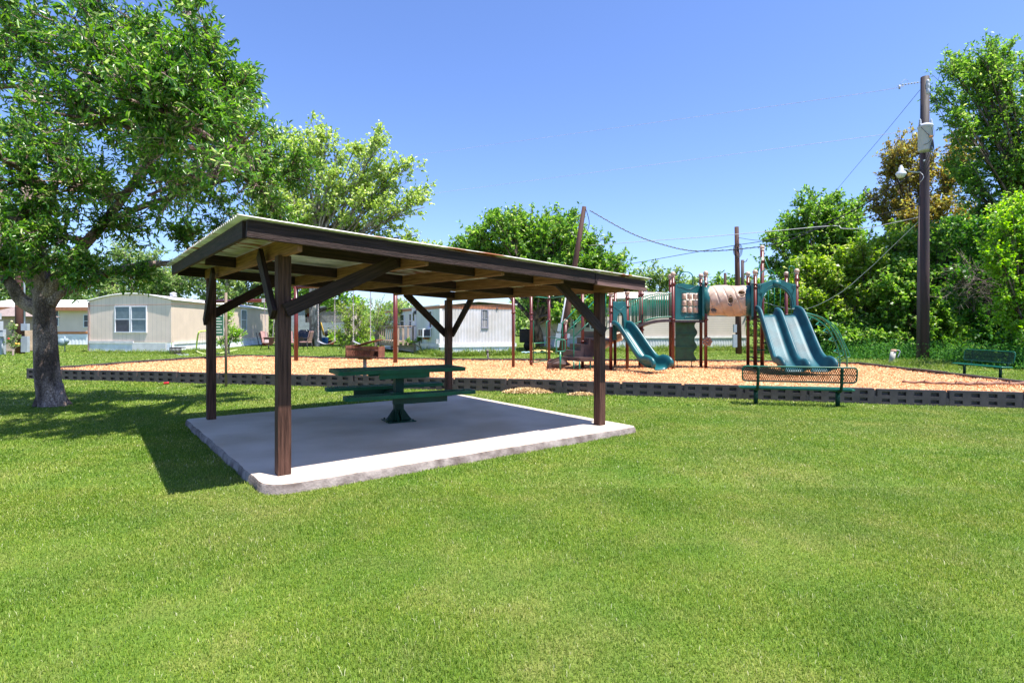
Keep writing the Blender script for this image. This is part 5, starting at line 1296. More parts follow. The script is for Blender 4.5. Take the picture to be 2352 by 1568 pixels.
for s_ in (-1,1):
    for dy in (.8,3.6): MB().lathe((cx_+s_*.8,cy_+dy,.34), [(.001,-.12),(.33,-.12),(.34,0),(.33,.12),(.001,.12)], 16, axis=(1,0,0)).build('wheel', M_blackp, car)
MB().box(cx_-.9,cx_+.9,cy_-.1,cy_+.05,.38,.6).build('bumper', M_car, car)
# toy blanket / slide on the grass by the leaning pole
bl = [G(1207,811), G(1252,806)]
mb = MB(); rows = []
for j in range(6):
    rows.append([G(1218+52*i/10,811-3.2*j/5)+Up*(.05+.16*math.sin(i*.9+j)**2*math.sin(math.pi*i/10)) for i in range(11)])
mb.grid(rows); tag(mb.build('crumpled_tarp', mat('yellow_tarp', (.75,.48,.10), rough=.5, var=.3, scale=1.5, col2=(.8,.65,.35))), 'crumpled yellow tarp on the grass behind the ladder posts', 'tarp')
mb = MB(); mb.grid([[G(1198+26*i/8,811.5-2*j/3)+Up*(.03+.05*math.sin(i+j)**2) for i in range(9)] for j in range(4)])
tag(mb.build('plastic_sheet', mat('pale_blue_sheet', (.35,.55,.68), rough=.4, var=.3, scale=2)), 'crumpled pale blue plastic sheet on the grass left of the yellow tarp', 'plastic sheet')
# dark clutter on the shaded wall behind the ladder
q = G(1243,803.5); t = thing('covered_trailer', 'dark cart with red and orange details in the shade of the beige home', 'cart', tuple(flat(q)))
mb = MB(); mb.obox(flat(q)+Up*.95, (2.9,.9,.9)); mb.build('cart_body', M_shut, t, bevel=.05)
mb = MB(); mb.obox(flat(q)+Vector((1.0,-.5,.9)), (.3,.06,.7)); mb.obox(flat(q)+Vector((.1,-.5,.75)), (.7,.06,.25)); mb.build('red_panel', mat('red_orange_paint', (.5,.06,.02)), t)
for dx in (-.9,.9): MB().lathe(flat(q)+Vector((dx,-.45,.3)), [(.001,-.07),(.28,-.07),(.3,0),(.28,.07),(.001,.07)], 14, axis=(0,1,0)).build('wheel', M_blackp, t)
# ---------------------------------------------------------------- trees and shrubs
def leafmat(name, cols, rough=.4, trans=.3, spec=.5):
    return mat(name, cols[1][1], rough=rough, var=.12, scale=.35, island=.8, island_cols=cols, trans=trans, spec=spec)
def bark(name, col, col2, sc=5): return mat(name, col, rough=.9, var=.3, scale=sc, col2=col2, bump=1.0, bscale=15, detail=8, stretch=(1,1,.45), bdist=.06, pos=(.42,.62))
def plates(m, sc=(17,17,12)):
    n = m.node_tree.nodes; l = m.node_tree.links; b = n['Principled BSDF']
    tc = n.new('ShaderNodeTexCoord'); mp = n.new('ShaderNodeMapping'); mp.inputs['Scale'].default_value = sc; l.new(tc.outputs['Object'], mp.inputs[0])
    nz = n.new('ShaderNodeTexNoise'); nz.inputs['Scale'].default_value = 1.2; nz.inputs['Detail'].default_value = 3; l.new(mp.outputs[0], nz.inputs[0])
    ad = n.new('ShaderNodeMix'); ad.data_type = 'RGBA'; ad.blend_type = 'ADD'; ad.inputs[0].default_value = 1.3; l.new(mp.outputs[0], ad.inputs[6]); l.new(nz.outputs[1], ad.inputs[7])
    vo = n.new('ShaderNodeTexVoronoi'); vo.feature = 'DISTANCE_TO_EDGE'; vo.inputs['Scale'].default_value = 1.6; l.new(ad.outputs[2], vo.inputs[0])
    rp = n.new('ShaderNodeValToRGB'); rp.color_ramp.elements[0].color = (.40,.36,.34,1); rp.color_ramp.elements[1].position = .11; rp.color_ramp.elements[1].color = (1,1,1,1); l.new(vo.outputs[0], rp.inputs[0])
    old = b.inputs['Base Color'].links[0].from_socket; mx = n.new('ShaderNodeMix'); mx.data_type = 'RGBA'; mx.blend_type = 'MULTIPLY'; mx.inputs[0].default_value = .85
    l.new(old, mx.inputs[6]); l.new(rp.outputs[0], mx.inputs[7]); l.new(mx.outputs[2], b.inputs['Base Color'])
    bp = n.new('ShaderNodeBump'); bp.inputs['Strength'].default_value = 1; bp.inputs['Distance'].default_value = .02; l.new(rp.outputs[0], bp.inputs['Height'])
    if b.inputs['Normal'].links: l.new(b.inputs['Normal'].links[0].from_socket, bp.inputs['Normal'])
    l.new(bp.outputs[0], b.inputs['Normal']); return m
M_bark_big = plates(bark('grey_brown_bark', (.16,.105,.08), (.46,.34,.28), 3.5))
M_bark = bark('bark', (.07,.05,.04), (.20,.15,.12)); M_barkp = bark('pale_bark', (.22,.18,.15), (.42,.37,.32)); M_twig = mat('dead_twigs', (.20,.16,.13), rough=.9, var=.2)
LM = {
 'big': leafmat('glossy_leaf', [(0,(.028,.105,.014)), (.45,(.075,.215,.024)), (.85,(.18,.35,.045)), (1,(.50,.60,.24))], rough=.3, trans=.42, spec=.7),
 'pale': leafmat('pale_leaf', [(0,(.17,.27,.05)), (.45,(.30,.44,.08)), (.85,(.46,.58,.18)), (1,(.80,.82,.60))], trans=.5),
 'mid': leafmat('mid_leaf', [(0,(.055,.155,.022)), (.5,(.125,.285,.036)), (.85,(.24,.42,.07)), (1,(.52,.60,.22))], trans=.48),
 'bright': leafmat('bright_leaf', [(0,(.09,.23,.018)), (.5,(.20,.43,.035)), (.85,(.36,.57,.06)), (1,(.60,.70,.22))], trans=.5),
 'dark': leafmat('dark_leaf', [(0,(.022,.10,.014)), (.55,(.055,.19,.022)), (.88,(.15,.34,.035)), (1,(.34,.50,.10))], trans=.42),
 'orange': leafmat('rusty_leaf', [(0,(.15,.11,.025)), (.35,(.27,.22,.045)), (.7,(.38,.36,.08)), (1,(.30,.40,.09))], trans=.45),
 'yellow': leafmat('yellow_green_leaf', [(0,(.08,.19,.015)), (.4,(.19,.34,.03)), (.8,(.34,.48,.07)), (1,(.66,.66,.30))], trans=.48),
 'olive': leafmat('olive_leaf', [(0,(0.078,0.169,0.039)), (.5,(0.169,0.286,0.072)), (.85,(0.299,0.429,0.117)), (1,(0.598,0.650,0.338))], trans=0.42),
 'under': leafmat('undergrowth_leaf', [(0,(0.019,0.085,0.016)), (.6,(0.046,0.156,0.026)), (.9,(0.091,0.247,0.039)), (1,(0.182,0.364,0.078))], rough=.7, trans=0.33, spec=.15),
}
def nrm(a): return a/np.maximum(np.linalg.norm(a, axis=1, keepdims=True), 1e-9)
def leaves(pos, d, L, Wd, rng, six=False, up=.6):
    N = len(pos); n_ = rng.normal(0, .6, (N,3)); n_[:,2] += up; s_ = nrm(np.cross(d, n_)); n2 = nrm(np.cross(s_, d))
    L = L[:,None]; Wd = Wd[:,None]; tip = pos+d*L-n2*L*.18
    if six:
        m1 = pos+d*L*.30; m2 = pos+d*L*.68-n2*L*.06; lift = n2*Wd*.35
        V = np.stack([pos, m1+s_*Wd*.42+lift, m2+s_*Wd*.38+lift, tip, m2-s_*Wd*.38+lift, m1-s_*Wd*.42+lift], 1).reshape(-1,3)
        b = np.arange(N)[:,None]*6; Fq = np.concatenate([b+np.array([[0,1,2,3]]), b+np.array([[0,3,4,5]])])
    else:
        m1 = pos+d*L*.5
        V = np.stack([pos, m1+s_*Wd*.5+n2*Wd*.12, tip, m1-s_*Wd*.5+n2*Wd*.12], 1).reshape(-1,3); Fq = np.arange(N*4).reshape(-1,4)
    return V, Fq
def prisms(P0, P1, r0, r1, rng=None):
    N = len(P0); d = nrm(P1-P0); a = np.where(np.abs(d[:,2:3]) < .9, np.array([[0,0,1.]]), np.array([[1.,0,0]])); x = nrm(np.cross(d, a)); y = np.cross(d, x)
    vs = []
    for k in range(3):
        c, s_ = math.cos(2.094*k), math.sin(2.094*k); vs.append(P0+(x*c+y*s_)*r0[:,None])
    for k in range(3):
        c, s_ = math.cos(2.094*k), math.sin(2.094*k); vs.append(P1+(x*c+y*s_)*r1[:,None])
    V = np.stack(vs, 1).reshape(-1,3); b = np.arange(N)[:,None]*6
    Fq = np.concatenate([b+np.array([[k,(k+1)%3,(k+1)%3+3,k+3]]) for k in range(3)]); return V, Fq
def inside(x, y, poly):
    r = False
    for i in range(len(poly)):
        (x0,y0),(x1,y1) = poly[i], poly[i-1]
        if (y0 > y) != (y1 > y) and x < (x1-x0)*(y-y0)/(y1-y0)+x0: r = not r
    return r
def fill(poly, n_, r0_, r1_, seed, dy=1.2):
    """uneven clumps scattered through a crown outline"""
    rr_ = random.Random(seed); xs = [p[0] for p in poly]; ys = [p[1] for p in poly]; out = []; k = 0
    while len(out) < n_ and k < 4000:
        k += 1; x, y = rr_.uniform(min(xs),max(xs)), rr_.uniform(min(ys),max(ys)); r = rr_.uniform(r0_,r1_)
        if inside(x,y,poly) and all((x-o[0])**2+(y-o[1])**2 > (.62*(r+o[2])/2*(1 if k < 2000 else .6))**2 for o in out): out.append((x,y,r,r*rr_.uniform(.7,1.0),rr_.uniform(-dy,dy)))
    return out
def tree(name, label, cat, base, Y, trunk, r0, clumps, leaf='mid', bk=None, nsec=7, ntw=9, nlf=9, L=.2, Wd=.1, twl=.6, seed=1, grp=None,
         six=False, fork=0.75, dens=1.0, droop=0.0, limb_r=None, flare=False, updir=.35, extra_limbs=()):
    """trunk: [(px,py,dY)] from the ground up; clumps: [(px,py,rx,ry,dY)] in photo pixels at distance Y"""
    rg = np.random.default_rng(seed); random.seed(seed)
    root = thing(name, label, cat, tuple(flat(base)), grp)
    tp = [flat(base)]+[P(x, y, Y+dy) for x, y, dy in trunk]
    tpath = spline(tp, 5); N_ = len(tpath)
    rr = [r0*(1-.55*(i/(N_-1))) for i in range(N_)]
    if flare: rr = [r*(1+.28*math.exp(-i*1.1)) for i, r in enumerate(rr)]; 
    mb = MB(); mb.tube([tpath[0]-Up*.15]+tpath, [rr[0]*1.1]+rr, 16)
    if flare:
        for an in (-.35,3.6): mb.tube([tpath[0]+Vector((math.cos(an)*r0*.3,math.sin(an)*r0*.3,.40)), tpath[0]+Vector((math.cos(an)*r0*.85,math.sin(an)*r0*.85,.16)), tpath[0]+Vector((math.cos(an)*r0*1.35,math.sin(an)*r0*1.35,-.05))], [r0*.5,r0*.42,r0*.2], 10)
    P0, P1, R0, R1, TW0, TW1 = [], [], [], [], [], []
    for pts, ra, rb_ in extra_limbs:
        q = spline([P(x, y, Y+dy) for x, y, dy in pts], 5); mb.tube(q, [ra+(rb_-ra)*i/(len(q)-1) for i in range(len(q))], 10)
    sc = Y/F
    for ci, cl in enumerate(clumps):
        px, py, rx, ry, dy = cl[:5]; c = P(px, py, Y+dy); ell = Vector((rx*sc, max(rx,ry)*sc*.8, ry*sc))
        k = int((N_-1)*min(1, fork+rg.uniform(-.1,.25))); a = tpath[min(k,N_-1)]
        if extra_limbs:
            cand = [a]+[p for pts,_,_ in extra_limbs for p in spline([P(x, y, Y+d_) for x, y, d_ in pts], 4)[3:]]
            a = min(cand, key=lambda p: (p-c).length)
        mid_ = a.lerp(c, .5)+Vector((rg.uniform(-.1,.1), rg.uniform(-.1,.1), (c-a).length*.10)); lp = bez(a, mid_, c, 8)
        lr = limb_r or r0*.30; lr = lr*(.6+.4*min(1,(ell.x*2)/(3)))
        mb.tube(lp, [lr*(1-.8*i/8)+.006 for i in range(9)], 7, cap=False)
        ns = max(3, int(nsec*dens*(1+.0*rx)))
        for s_ in range(ns):
            t = rg.uniform(.45, 1.0); st = lp[int(t*8)]
            v = rg.normal(0,1,3); v /= np.linalg.norm(v); rad = rg.uniform(.55,1.0)**.5
            e_ = Vector((c.x+v[0]*ell.x*rad, c.y+v[1]*ell.y*rad, c.z+v[2]*ell.z*rad)); md = st.lerp(e_,.5)+Vector((0,0,(e_-st).length*.08*(1-2*droop)))
            sp2 = bez(st, md, e_, 5)
            for i in range(5): P0.append(tuple(sp2[i])); P1.append(tuple(sp2[i+1])); w = lr*.30; R0.append(w*(1-.17*i)+.004); R1.append(w*(1-.17*(i+1))+.004)
            for w in range(ntw):
                k2 = rg.uniform(.25,1.0)*5; i = min(4,int(k2)); p = sp2[i].lerp(sp2[i+1],k2-i)
                dv_ = np.array((e_-st).normalized())*.6+rg.normal(0,.62,3)+np.array([0,0,updir-droop]); dv_ /= np.linalg.norm(dv_); l_ = twl*rg.uniform(.5,1.15)
                TW0.append(tuple(p)); TW1.append((p.x+dv_[0]*l_, p.y+dv_[1]*l_, p.z+dv_[2]*l_))
    TW0 = np.array(TW0); TW1 = np.array(TW1)
    trunk_o = mb.build('trunk', bk or M_bark, root)
    V1, F1 = prisms(np.array(P0), np.array(P1), np.array(R0), np.array(R1)); V2, F2 = prisms(TW0, TW1, np.full(len(TW0), .006*max(1,Y/18)), np.full(len(TW0), .003*max(1,Y/18)))
    npmesh('branch', np.concatenate([V1,V2]), np.concatenate([F1,F2+len(V1)]), bk or M_bark, trunk_o)
    n_t = len(TW0); t = rg.uniform(.15, 1.05, (n_t, nlf)); d = nrm(TW1-TW0)
    pos = (TW0[:,None,:]+(TW1-TW0)[:,None,:]*t[:,:,None]).reshape(-1,3)
    ld = np.repeat(d, nlf, 0)*.55+rg.normal(0,.55,(n_t*nlf,3)); ld[:,2] -= .12+droop; ld = nrm(ld)
    Ls = L*rg.uniform(.6,1.2,len(pos)); V, Fq = leaves(pos, ld, Ls, Ls*(Wd/L)*rg.uniform(.8,1.15,len(pos)), rg, six)
    npmesh('crown', V, Fq, LM[leaf], root)
    return root
# big tree, left foreground
bt = G(124,932)
tree('broadleaf_tree', 'big broadleaf tree with grey bark and glossy dark green leaves in the left foreground', 'tree', bt, 10.6,
     [(112,885,0),(106,817,0),(103,740,0),(100,690,0),(96,640,.05),(85,560,.1),(60,420,.2),(40,280,.3)], .225,
     [(40,60,95,75,0),(170,70,84,66,-3.4),(275,60,68,68,-0.8),(410,120,66,66,-1.7),(440,60,33,44,-3.4),(320,170,75,57,-3.4),(510,185,56,62,-2.6),(420,230,82,66,0.6),(540,270,45,45,0),(60,200,90,75,0),(190,210,87,73,-0.8),(120,330,102,77,0.6),(280,310,85,66,-1.7),(400,345,85,61,-1.7),(520,340,66,55,-3.4),(610,350,65,55,0.2),(670,400,60,50,0),(600,440,80,50,-0.2),(20,420,85,66,-1.7),(210,430,92,58,-0.8),(340,450,82,50,-2.6),(480,440,87,61,0.6),(540,510,75,38,0.6),(110,500,80,55,-0.8),(20,530,68,58,-0.8),(95,605,80,28,-1.0),(190,630,45,20,-1.0),(10,610,45,32,-0.5),(280,530,70,40,0),(420,545,60,35,0.8),(300,640,60,38,0.6),(640,500,55,30,1.0),(460,300,60,50,0),(580,215,22,40,0),(-80,150,112,92,0.6),(-90,350,97,79,-3.4),(-80,520,82,55,-2.6),(60,-70,110,70,0),(230,-60,90,50,0),(-60,-40,102,82,0.6),(430,-15,29,41,0.6),(150,-170,103,75,-1.7),(120,120,80,70,-0.9),(260,240,80,70,-0.9),(130,560,60,50,-1.5),(160,430,80,60,-1.6),(60,330,80,60,-1.5),(330,390,61,61,0.6),(20,60,90,70,0.9),(330,90,24,60,0),(220,420,80,60,1.2),(80,470,80,60,1.2),(360,250,61,51,0.6),(380,160,50,45,-3.7),(300,230,50,45,-3.8),(460,250,45,40,-3.4),(200,150,55,50,-3.6),(120,260,55,50,-3.8),(350,330,50,40,-3.2)],
     leaf='big', bk=M_bark_big, nsec=9, ntw=13, nlf=10, L=.105, Wd=.034, twl=.34, seed=3, six=True, fork=.55, flare=True, limb_r=.085, updir=.3,
     extra_limbs=[([(95,715,0),(50,690,-.1),(25,652,-.2),(-30,590,-.2),(-90,480,-.2)],.14,.05), ([(112,700,0),(138,670,.1),(190,655,.3),(250,628,.5),(330,608,.7),(420,600,.8),(520,560,.9)],.12,.04),
                  ([(105,680,0),(160,600,0),(240,510,.1),(320,400,.1),(400,260,.1),(440,120,.1)],.13,.03), ([(100,680,0),(90,560,-.2),(130,400,-.2),(180,220,-.1),(230,60,0)],.12,.03),
                  ([(240,510,.1),(340,470,.2),(460,430,.2),(580,400,.1)],.07,.02), ([(98,690,0),(30,560,.1),(-10,400,.1),(-30,200,0)],.10,.03)])
# pale tree behind the shelter
tree('cottonwood_tree', 'tall airy pale green tree with light bark rising behind the shelter roof', 'tree', flat(P(722,790,44)), 44,
     [(722,720,0),(720,640,0),(722,560,0),(728,480,0),(735,400,0)], .42,
     fill([(600,300),(640,245),(690,250),(760,290),(800,330),(870,290),(930,300),(960,360),(1000,400),(1000,450),(985,520),(1000,590),(940,600),(900,600),(800,600),(600,580),(560,480)],66,20,36,5,2)+[(960,540,40,36,0),(985,590,26,20,0),(900,560,40,34,1)], leaf='pale', bk=M_barkp, nsec=6, ntw=10, nlf=9, L=0.24, Wd=0.19, twl=.8, seed=5, fork=.4, limb_r=.13, updir=.4)
# tree in front of the beige home
tree('shade_tree', 'round green shade tree behind the shelter, with the leaning pole before it', 'tree', G(1240,806), 35,
     [(1238,770,0),(1230,740,0),(1232,700,0),(1240,640,0)], .30,
     fill([(1045,570),(1080,535),(1120,520),(1140,490),(1190,475),(1240,510),(1300,490),(1340,510),(1380,560),(1430,600),(1445,640),(1390,650),(1380,720),(1230,730),(1190,660),(1080,620)],76,18,34,8,1.5), leaf='mid', nsec=6, ntw=11, nlf=10, L=.26, Wd=.14, twl=.75, seed=8, fork=.55, limb_r=.13)
tree('distant_tree', 'darker green rounded tree beyond the arched bridge rails', 'tree', flat(P(1510,790,55)), 55, [(1510,740,0),(1510,690,0)], .3,
     [(1480,640,32,30,0),(1520,625,34,28,0),(1555,640,32,28,0),(1450,660,30,25,0),(1500,670,45,25,0),(1590,670,30,22,0)], leaf='olive', nsec=8, ntw=9, nlf=8, L=.34, Wd=.2, twl=.9, seed=11, fork=.6)
tree('distant_tree', 'low green trees above the tan crawl tube', 'tree', flat(P(1650,790,75)), 75, [(1650,740,0),(1650,700,0)], .3,
     [(1600,670,28,20,0),(1640,650,30,28,0),(1685,655,30,28,0),(1720,650,30,28,0),(1660,680,45,20,0),(1740,680,35,35,0),(1570,680,30,14,0)], leaf='mid', nsec=8, ntw=9, nlf=8, L=.45, Wd=.28, twl=1.2, seed=12, fork=.6)
# trees behind the tan home
for i, (lb, px, cl, sd_) in enumerate([
    ('olive green trees behind the cream home at the far left', 60, [(-20,660,60,45,0),(50,640,60,40,0),(120,660,60,40,1),(180,670,45,30,0),(20,600,60,45,0),(100,590,60,40,0)], 21),
    ('grey green willowy tree right behind the tan home roof', 300, [(230,620,60,45,0),(300,600,60,50,1),(370,620,60,45,0),(260,665,50,30,0),(340,660,60,32,0),(420,640,50,45,0),(400,680,45,25,0)], 22),
    ('grey green tree behind the far end of the tan home', 520, [(470,620,55,50,0),(530,600,55,50,1),(590,630,50,50,0),(500,670,55,32,0),(570,675,50,32,0),(640,650,50,50,0),(620,600,45,45,0)], 23)]):
    tree('distant_tree', lb, 'tree', flat(P(px,790,62)), 62, [(px,740,0),(px+6,690,0),(px,640,0)], .4, cl, leaf='olive', bk=M_barkp, nsec=15, ntw=12, nlf=9, L=.45, Wd=.17, twl=1.3, seed=sd_, fork=.5, droop=.25, grp='woodland behind the homes')
# shaded trunk tree
tree('shade_tree', 'tree with a thick shaded grey trunk right of the covered barbecue', 'tree', G(727,792), 48, [(727,760,0),(725,725,0),(728,700,0),(740,690,0)], .46,
     [(700,680,40,28,0),(740,670,45,32,0),(790,690,48,30,0),(680,650,40,30,0),(780,650,50,35,0)], leaf='bright', nsec=9, ntw=10, nlf=9, L=.26, Wd=.20, twl=.8, seed=31, fork=.7,
     extra_limbs=[([(728,715,0),(760,705,0),(800,700,0)],.2,.06)])
# crepe myrtles right of the trunk
def myrtle(base, Y, stems, clumps, label, leaf, seed, L=.11, twl=.45, nsec=7):
    rg = random.Random(seed); pts = []
    return tree('flowering_shrub', label, 'shrub', base, Y, stems, .05, clumps, leaf=leaf, bk=M_twig, nsec=nsec, ntw=9, nlf=9, L=L, Wd=L*.45, twl=twl, seed=seed, fork=.25, limb_r=.035, updir=.5)
myrtle(G(812,830) if False else flat(P(812,820,29)), 29, [(811,780,0),(812,740,0)], [(790,780,18,20,0),(815,760,26,26,0),(790,745,26,24,0),(830,740,24,22,0),(800,715,28,22,0),(825,700,22,16,0),(775,770,16,26,0),(836,775,14,20,0)], 'tall multi stemmed shrub between the two belt swings', 'yellow', 41)
myrtle(flat(P(868,800,36)), 36, [(862,770,0),(866,745,0)], [(860,735,30,26,0),(895,720,32,26,0),(870,705,32,20,0),(850,755,20,16,0),(925,700,25,20,0),(900,745,22,18,0)], 'loose yellow green shrub with bare pale stems left of the white home', 'yellow', 42)
myrtle(flat(P(526,800,31)), 31, [(524,770,0),(522,740,0)], [(518,745,13,22,0),(530,770,16,16,0),(520,720,10,16,0),(545,772,12,9,0),(516,788,12,10,0)], 'narrow bright green shrub on the tan home wall behind the sign', 'bright', 43)
myrtle(G(780,795), 43, [(780,790,0),(780,780,0)], [(770,780,14,10,0),(790,785,14,9,0),(812,785,16,10,0),(845,785,20,8,0),(868,785,18,9,0)], 'low leafy bush between the drums and the swing', 'bright', 44, L=.2)
myrtle(G(30,816), 30.5, [(30,790,0),(28,760,0)], [(22,785,10,12,0),(35,770,8,12,0),(30,752,6,8,0),(40,795,6,9,0)], 'thin rose bush with a few red and yellow blooms by the left pole', 'olive', 45, L=.10, twl=.25, nsec=3)
rb = bpy.data.objects['flowering_shrub.004'] if 'flowering_shrub.004' in bpy.data.objects else None
for px, py, col in ((20,778,(.5,.0,.02)),(38,747,(.85,.65,.35)),(27,738,(.85,.6,.4)),(37,789,(.85,.4,.05)),(43,790,(.9,.5,.1))):
    if rb: MB().ball(P(px,py,30.2), .055, 8).build('bloom', mat('bloom_%d' % int(col[0]*100+col[1]*10), col), rb)
myrtle(flat(P(975,800,32.5)), 32.5, [(965,795,0),(962,782,0)], [(962,778,4,7,0),(966,770,4,6,0),(940,780,4,7,0)], 'small weedy plant beside the condenser unit', 'mid', 46, L=.10, twl=.16, nsec=3)
# ---- woodland on the right
G_ = 'trees of the right hand woodland'
tree('woodland_tree', 'bright green tree at the left end of the right hand woodland', 'tree', flat(P(1880,800,40)), 40, [(1880,740,0),(1880,620,0)], .3,
     fill([(1775,520),(1790,475),(1830,465),(1870,445),(1910,425),(1940,445),(1990,475),(2010,560),(1960,640),(1850,650),(1790,660),(1770,600)],34,20,36,51), leaf='mid', nsec=9, ntw=11, nlf=10, L=.27, Wd=.15, twl=.85, seed=51, fork=.5, grp=G_)
tree('woodland_tree', 'rusty orange leaved tree behind the tall utility pole', 'tree', flat(P(2115,800,35)), 35, [(2115,720,0),(2110,600,0),(2105,480,0)], .3,
     fill([(1990,430),(2020,360),(2060,325),(2110,315),(2180,310),(2240,315),(2260,440),(2230,560),(2130,600),(2040,540)],34,20,38,52), leaf='orange', nsec=8, ntw=10, nlf=9, L=.2, Wd=.12, twl=.7, seed=52, fork=.5, grp=G_)
tree('woodland_tree', 'yellow green vine covered tree right of the tall ball topped post', 'tree', flat(P(1980,810,31)), 31, [(1980,760,0),(1980,690,0)], .25,
     fill([(1800,620),(1850,595),(1950,575),(2010,530),(2080,520),(2110,600),(2090,700),(1990,770),(1870,760),(1810,710)],36,22,42,53,1), leaf='yellow', nsec=9, ntw=11, nlf=10, L=.19, Wd=.13, twl=.6, seed=53, fork=.4, grp=G_)
tree('woodland_tree', 'mid green dense tree directly behind the tall utility pole', 'tree', flat(P(2110,815,29.5)), 29.5, [(2110,780,0),(2110,700,0)], .25,
     fill([(2060,560),(2140,520),(2220,500),(2240,600),(2230,720),(2200,810),(2050,815),(1900,800),(1830,760),(1950,720),(2040,680)],46,22,44,54,1), leaf='mid', nsec=10, ntw=11, nlf=10, L=.19, Wd=.13, twl=.6, seed=54, fork=.3, grp=G_)
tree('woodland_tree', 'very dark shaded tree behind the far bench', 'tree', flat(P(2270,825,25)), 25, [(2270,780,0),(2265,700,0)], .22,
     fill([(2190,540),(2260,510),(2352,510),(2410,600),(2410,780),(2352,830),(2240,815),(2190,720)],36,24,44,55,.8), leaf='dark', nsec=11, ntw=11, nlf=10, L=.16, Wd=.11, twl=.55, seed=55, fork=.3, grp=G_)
tree('woodland_tree', 'tall light green tree leaning in at the upper right corner', 'tree', flat(P(2400,815,29)), 29, [(2395,700,0),(2370,520,0),(2350,360,0)], .3,
     fill([(2150,200),(2175,150),(2240,115),(2330,90),(2400,110),(2450,300),(2430,540),(2300,540),(2230,480),(2190,320),(2165,270)],52,18,40,56,1.2), leaf='mid', nsec=8, ntw=11, nlf=10, L=.19, Wd=.09, twl=.65, seed=56, fork=.5, grp=G_)
tree('woodland_tree', 'bright yellow green sunlit foliage at the lower right edge above the far bench', 'tree', flat(P(2370,835,20.5)), 20.5, [(2372,760,0),(2365,650,0)], .15,
     fill([(2285,560),(2310,480),(2352,455),(2420,480),(2420,830),(2345,800),(2295,710)],34,18,34,57,.5), leaf='bright', nsec=8, ntw=10, nlf=9, L=.14, Wd=.08, twl=.5, seed=57, fork=.3, grp=G_)
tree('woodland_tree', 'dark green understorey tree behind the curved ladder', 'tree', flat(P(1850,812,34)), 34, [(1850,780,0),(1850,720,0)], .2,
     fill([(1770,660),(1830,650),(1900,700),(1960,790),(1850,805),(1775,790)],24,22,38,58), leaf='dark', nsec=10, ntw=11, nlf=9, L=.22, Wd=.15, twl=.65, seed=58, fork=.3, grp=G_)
tree('woodland_tree', 'deep shaded foliage mass far behind the tall utility pole', 'tree', flat(P(2180,800,38)), 38, [(2180,740,0),(2180,640,0)], .3,
     [(1960,640,60,60,0),(2040,620,60,60,0),(2120,600,60,60,0),(2200,590,60,60,0),(2280,600,60,60,0),(2360,600,60,70,0),(1930,730,60,60,0),(2010,730,60,60,0),(2090,720,60,60,0),(2170,720,60,60,0),(2250,720,60,60,0),(2330,720,60,60,0),(2400,740,60,60,0),(2000,790,70,40,0),(2140,795,70,40,0),(2280,795,70,40,0),(1850,790,60,36,0),(1820,720,50,50,0)], leaf='mid', nsec=14, ntw=11, nlf=10, L=.30, Wd=.2, twl=.9, seed=59, fork=.3, grp=G_)
# a low far wood that closes the horizon
rgw = np.random.default_rng(90); nW = 90000
xw = rgw.uniform(-115, 115, nW); yw = rgw.uniform(92, 112, nW); hw = (5.2+1.6*np.sin(xw*.13)+1.3*np.sin(xw*.31+1)+.9*np.sin(xw*.83))*np.sqrt(rgw.random(nW))*np.clip(1-((yw-102)/11)**4,.2,1)
dW = nrm(rgw.normal(0,1,(nW,3))); V, Fq = leaves(np.stack([xw,yw,hw],1), dW, rgw.uniform(.5,1.0,nW), rgw.uniform(.35,.7,nW), rgw); tag(npmesh('distant_woods', V, Fq, LM['olive']), 'low band of far woods closing the horizon behind the homes', 'woods', kind='stuff')
# bare grey brush
rg = np.random.default_rng(9); A0 = []; A1 = []
for k in range(90):
    p = np.array(P(2240+rg.normal(0,14), 650+rg.normal(0,16), 24.3)); d = rg.normal(0,1,3)*np.array([1,.4,.6])+np.array([-.55,-.2,-.1]); d /= np.linalg.norm(d); l_ = rg.uniform(.4,1.5); A0.append(p); A1.append(p+d*l_)
    for q in range(3): t = rg.uniform(.3,1); e2 = d+rg.normal(0,.45,3); e2 /= np.linalg.norm(e2); A0.append(p+d*l_*t); A1.append(p+d*l_*t+e2*rg.uniform(.2,.6))
V, Fq = prisms(np.array(A0), np.array(A1), np.full(len(A0),.010), np.full(len(A0),.004)); tag(npmesh('dead_brush', V, Fq, M_twig), 'bare grey dead branches in the shade right of the tall pole', 'dead branches')
# undergrowth along the woodland and weeds at walls
def weeds(label, name, pts, n_, hmin, hmax, L, W_, m, seed, spread):
    rg = np.random.default_rng(seed); pp = [np.array(flat(p)) for p in pts]; seg = rg.integers(0, len(pp)-1, n_); t = rg.random(n_)
    A_ = np.array(pp); pos = A_[seg]*(1-t[:,None])+A_[seg+1]*t[:,None]; pos[:,:2] += rg.normal(0, spread, (n_,2)); h = rg.uniform(hmin,hmax,n_)*(.4+.6*np.abs(np.sin(pos[:,0]*2.3+pos[:,1]*1.1))); pos[:,2] = h*rg.random(n_)
    d = rg.normal(0,.6,(n_,3)); d[:,2] += .7; d = nrm(d); Ls = L*rg.uniform(.6,1.3,n_); V, Fq = leaves(pos, d, Ls, Ls*W_, rg, False); o = npmesh(name, V, Fq, m); tag(o, label, 'undergrowth', kind='stuff')
weeds('dark leafy undergrowth along the foot of the right hand woodland', 'undergrowth', [G(1790,812), G(1900,814), G(2010,822), G(2130,829), Vector((19.2,22.2,0)), Vector((19.6,18.5,0)), Vector((19,14,0))], 52000, .1, 1.05, .11, .5, LM['under'], 61, .9)
weeds('tall grass and weeds at the foot of the home walls', 'weeds', [G(205,810), G(393,813), G(470,806)], 5000, .04, .22, .14, .12, M_blade, 62, .12)
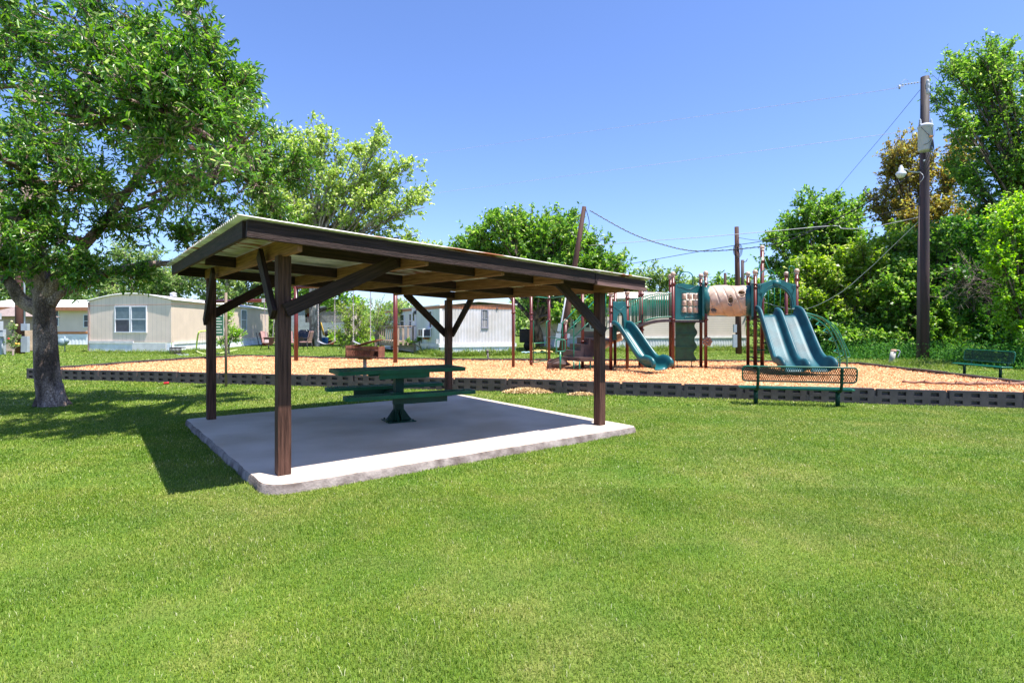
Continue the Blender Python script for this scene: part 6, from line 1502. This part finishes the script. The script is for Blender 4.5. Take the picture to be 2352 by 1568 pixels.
weeds('tall grass along the white home skirting', 'tall_grass', [G(965,812), G(1011,819), G(1100,817), G(1183,815)], 9000, .04, .34, .2, .10, M_blade, 63, .16)
weeds('tall grass along the beige home skirting', 'tall_grass', [G(1236,808), G(1500,806), G(1713,804)], 12000, .05, .35, .22, .10, M_blade, 64, .3)
weeds('tall grass around the tall right pole', 'tall_grass', [G(2030,838), G(2122,836), G(2200,850)], 7000, .03, .2, .15, .10, M_blade, 65, .5)
# ---------------------------------------------------------------- grass blades
rng = np.random.default_rng(77)
def blades(n_, ymin, ymax, hgt, wd, seed, fov=1.02, power=1.0):
    rg = np.random.default_rng(seed)
    u = rg.random(n_); y = np.sqrt(ymin**2+(ymax**2-ymin**2)*u) if power == 1 else ymin*(ymax/ymin)**u
    x = rg.uniform(-1,1,n_)*y*fov
    k = ~inpoly(x, y, bed_poly)
    sp_ = [Vector((p.x,p.y)) for p in outl]; k &= ~inpoly(x, y, sp_)
    # thin the lawn in patches
    den = .62+.38*np.sin(x*1.9+np.sin(y*1.3)*2)*np.sin(y*2.3+np.sin(x*.9)*2)
    k &= rg.random(n_) < np.clip(den+.25, .35, 1)
    x = x[k]; y = y[k]; n_ = len(x); a = rg.uniform(0, 2*np.pi, n_); lean = rg.uniform(.15, 1.15, n_)
    h = hgt*rg.uniform(.45,1.15,n_)*(1+.25*np.sin(x*2.7+y)*np.sin(y*3.1)); w = wd*rg.uniform(.7,1.3,n_)*np.clip(y/4.5,.8,4)**.7
    dx, dy = np.cos(a), np.sin(a); z0 = np.zeros(n_)-.003
    fx, fy = -dy, dx
    b0 = np.stack([x-fx*w, y-fy*w, z0],1); b1 = np.stack([x+fx*w, y+fy*w, z0],1)
    m = np.stack([x+dx*h*lean*.35, y+dy*h*lean*.35, h*.6],1); m0 = m-np.stack([fx*w*.8,fy*w*.8,z0*0],1); m1 = m+np.stack([fx*w*.8,fy*w*.8,z0*0],1)
    tp = np.stack([x+dx*h*lean, y+dy*h*lean, h*(1-.35*lean*.6)],1)
    V = np.stack([b0,b1,m1,tp,m0],1).reshape(-1,3); b = np.arange(n_)[:,None]*5
    T_ = np.concatenate([b+np.array([[0,1,2]]), b+np.array([[0,2,4]]), b+np.array([[4,2,3]])])
    return V, T_
parts = [blades(480000, 2.1, 5.2, .024, .0016, 1), blades(520000, 5.2, 10.5, .027, .0022, 2), blades(300000, 10.5, 18, .036, .0034, 3), blades(230000, 18, 48, .05, .006, 4)]
Vs = []; Ts = []; off = 0
for V, T_ in parts: Vs.append(V); Ts.append(T_+off); off += len(V)
gobj = npmesh('grass', np.concatenate(Vs), np.concatenate(Ts), M_blade)
tag(gobj, 'short mown lawn grass, green with straw coloured patches', 'grass', kind='stuff')
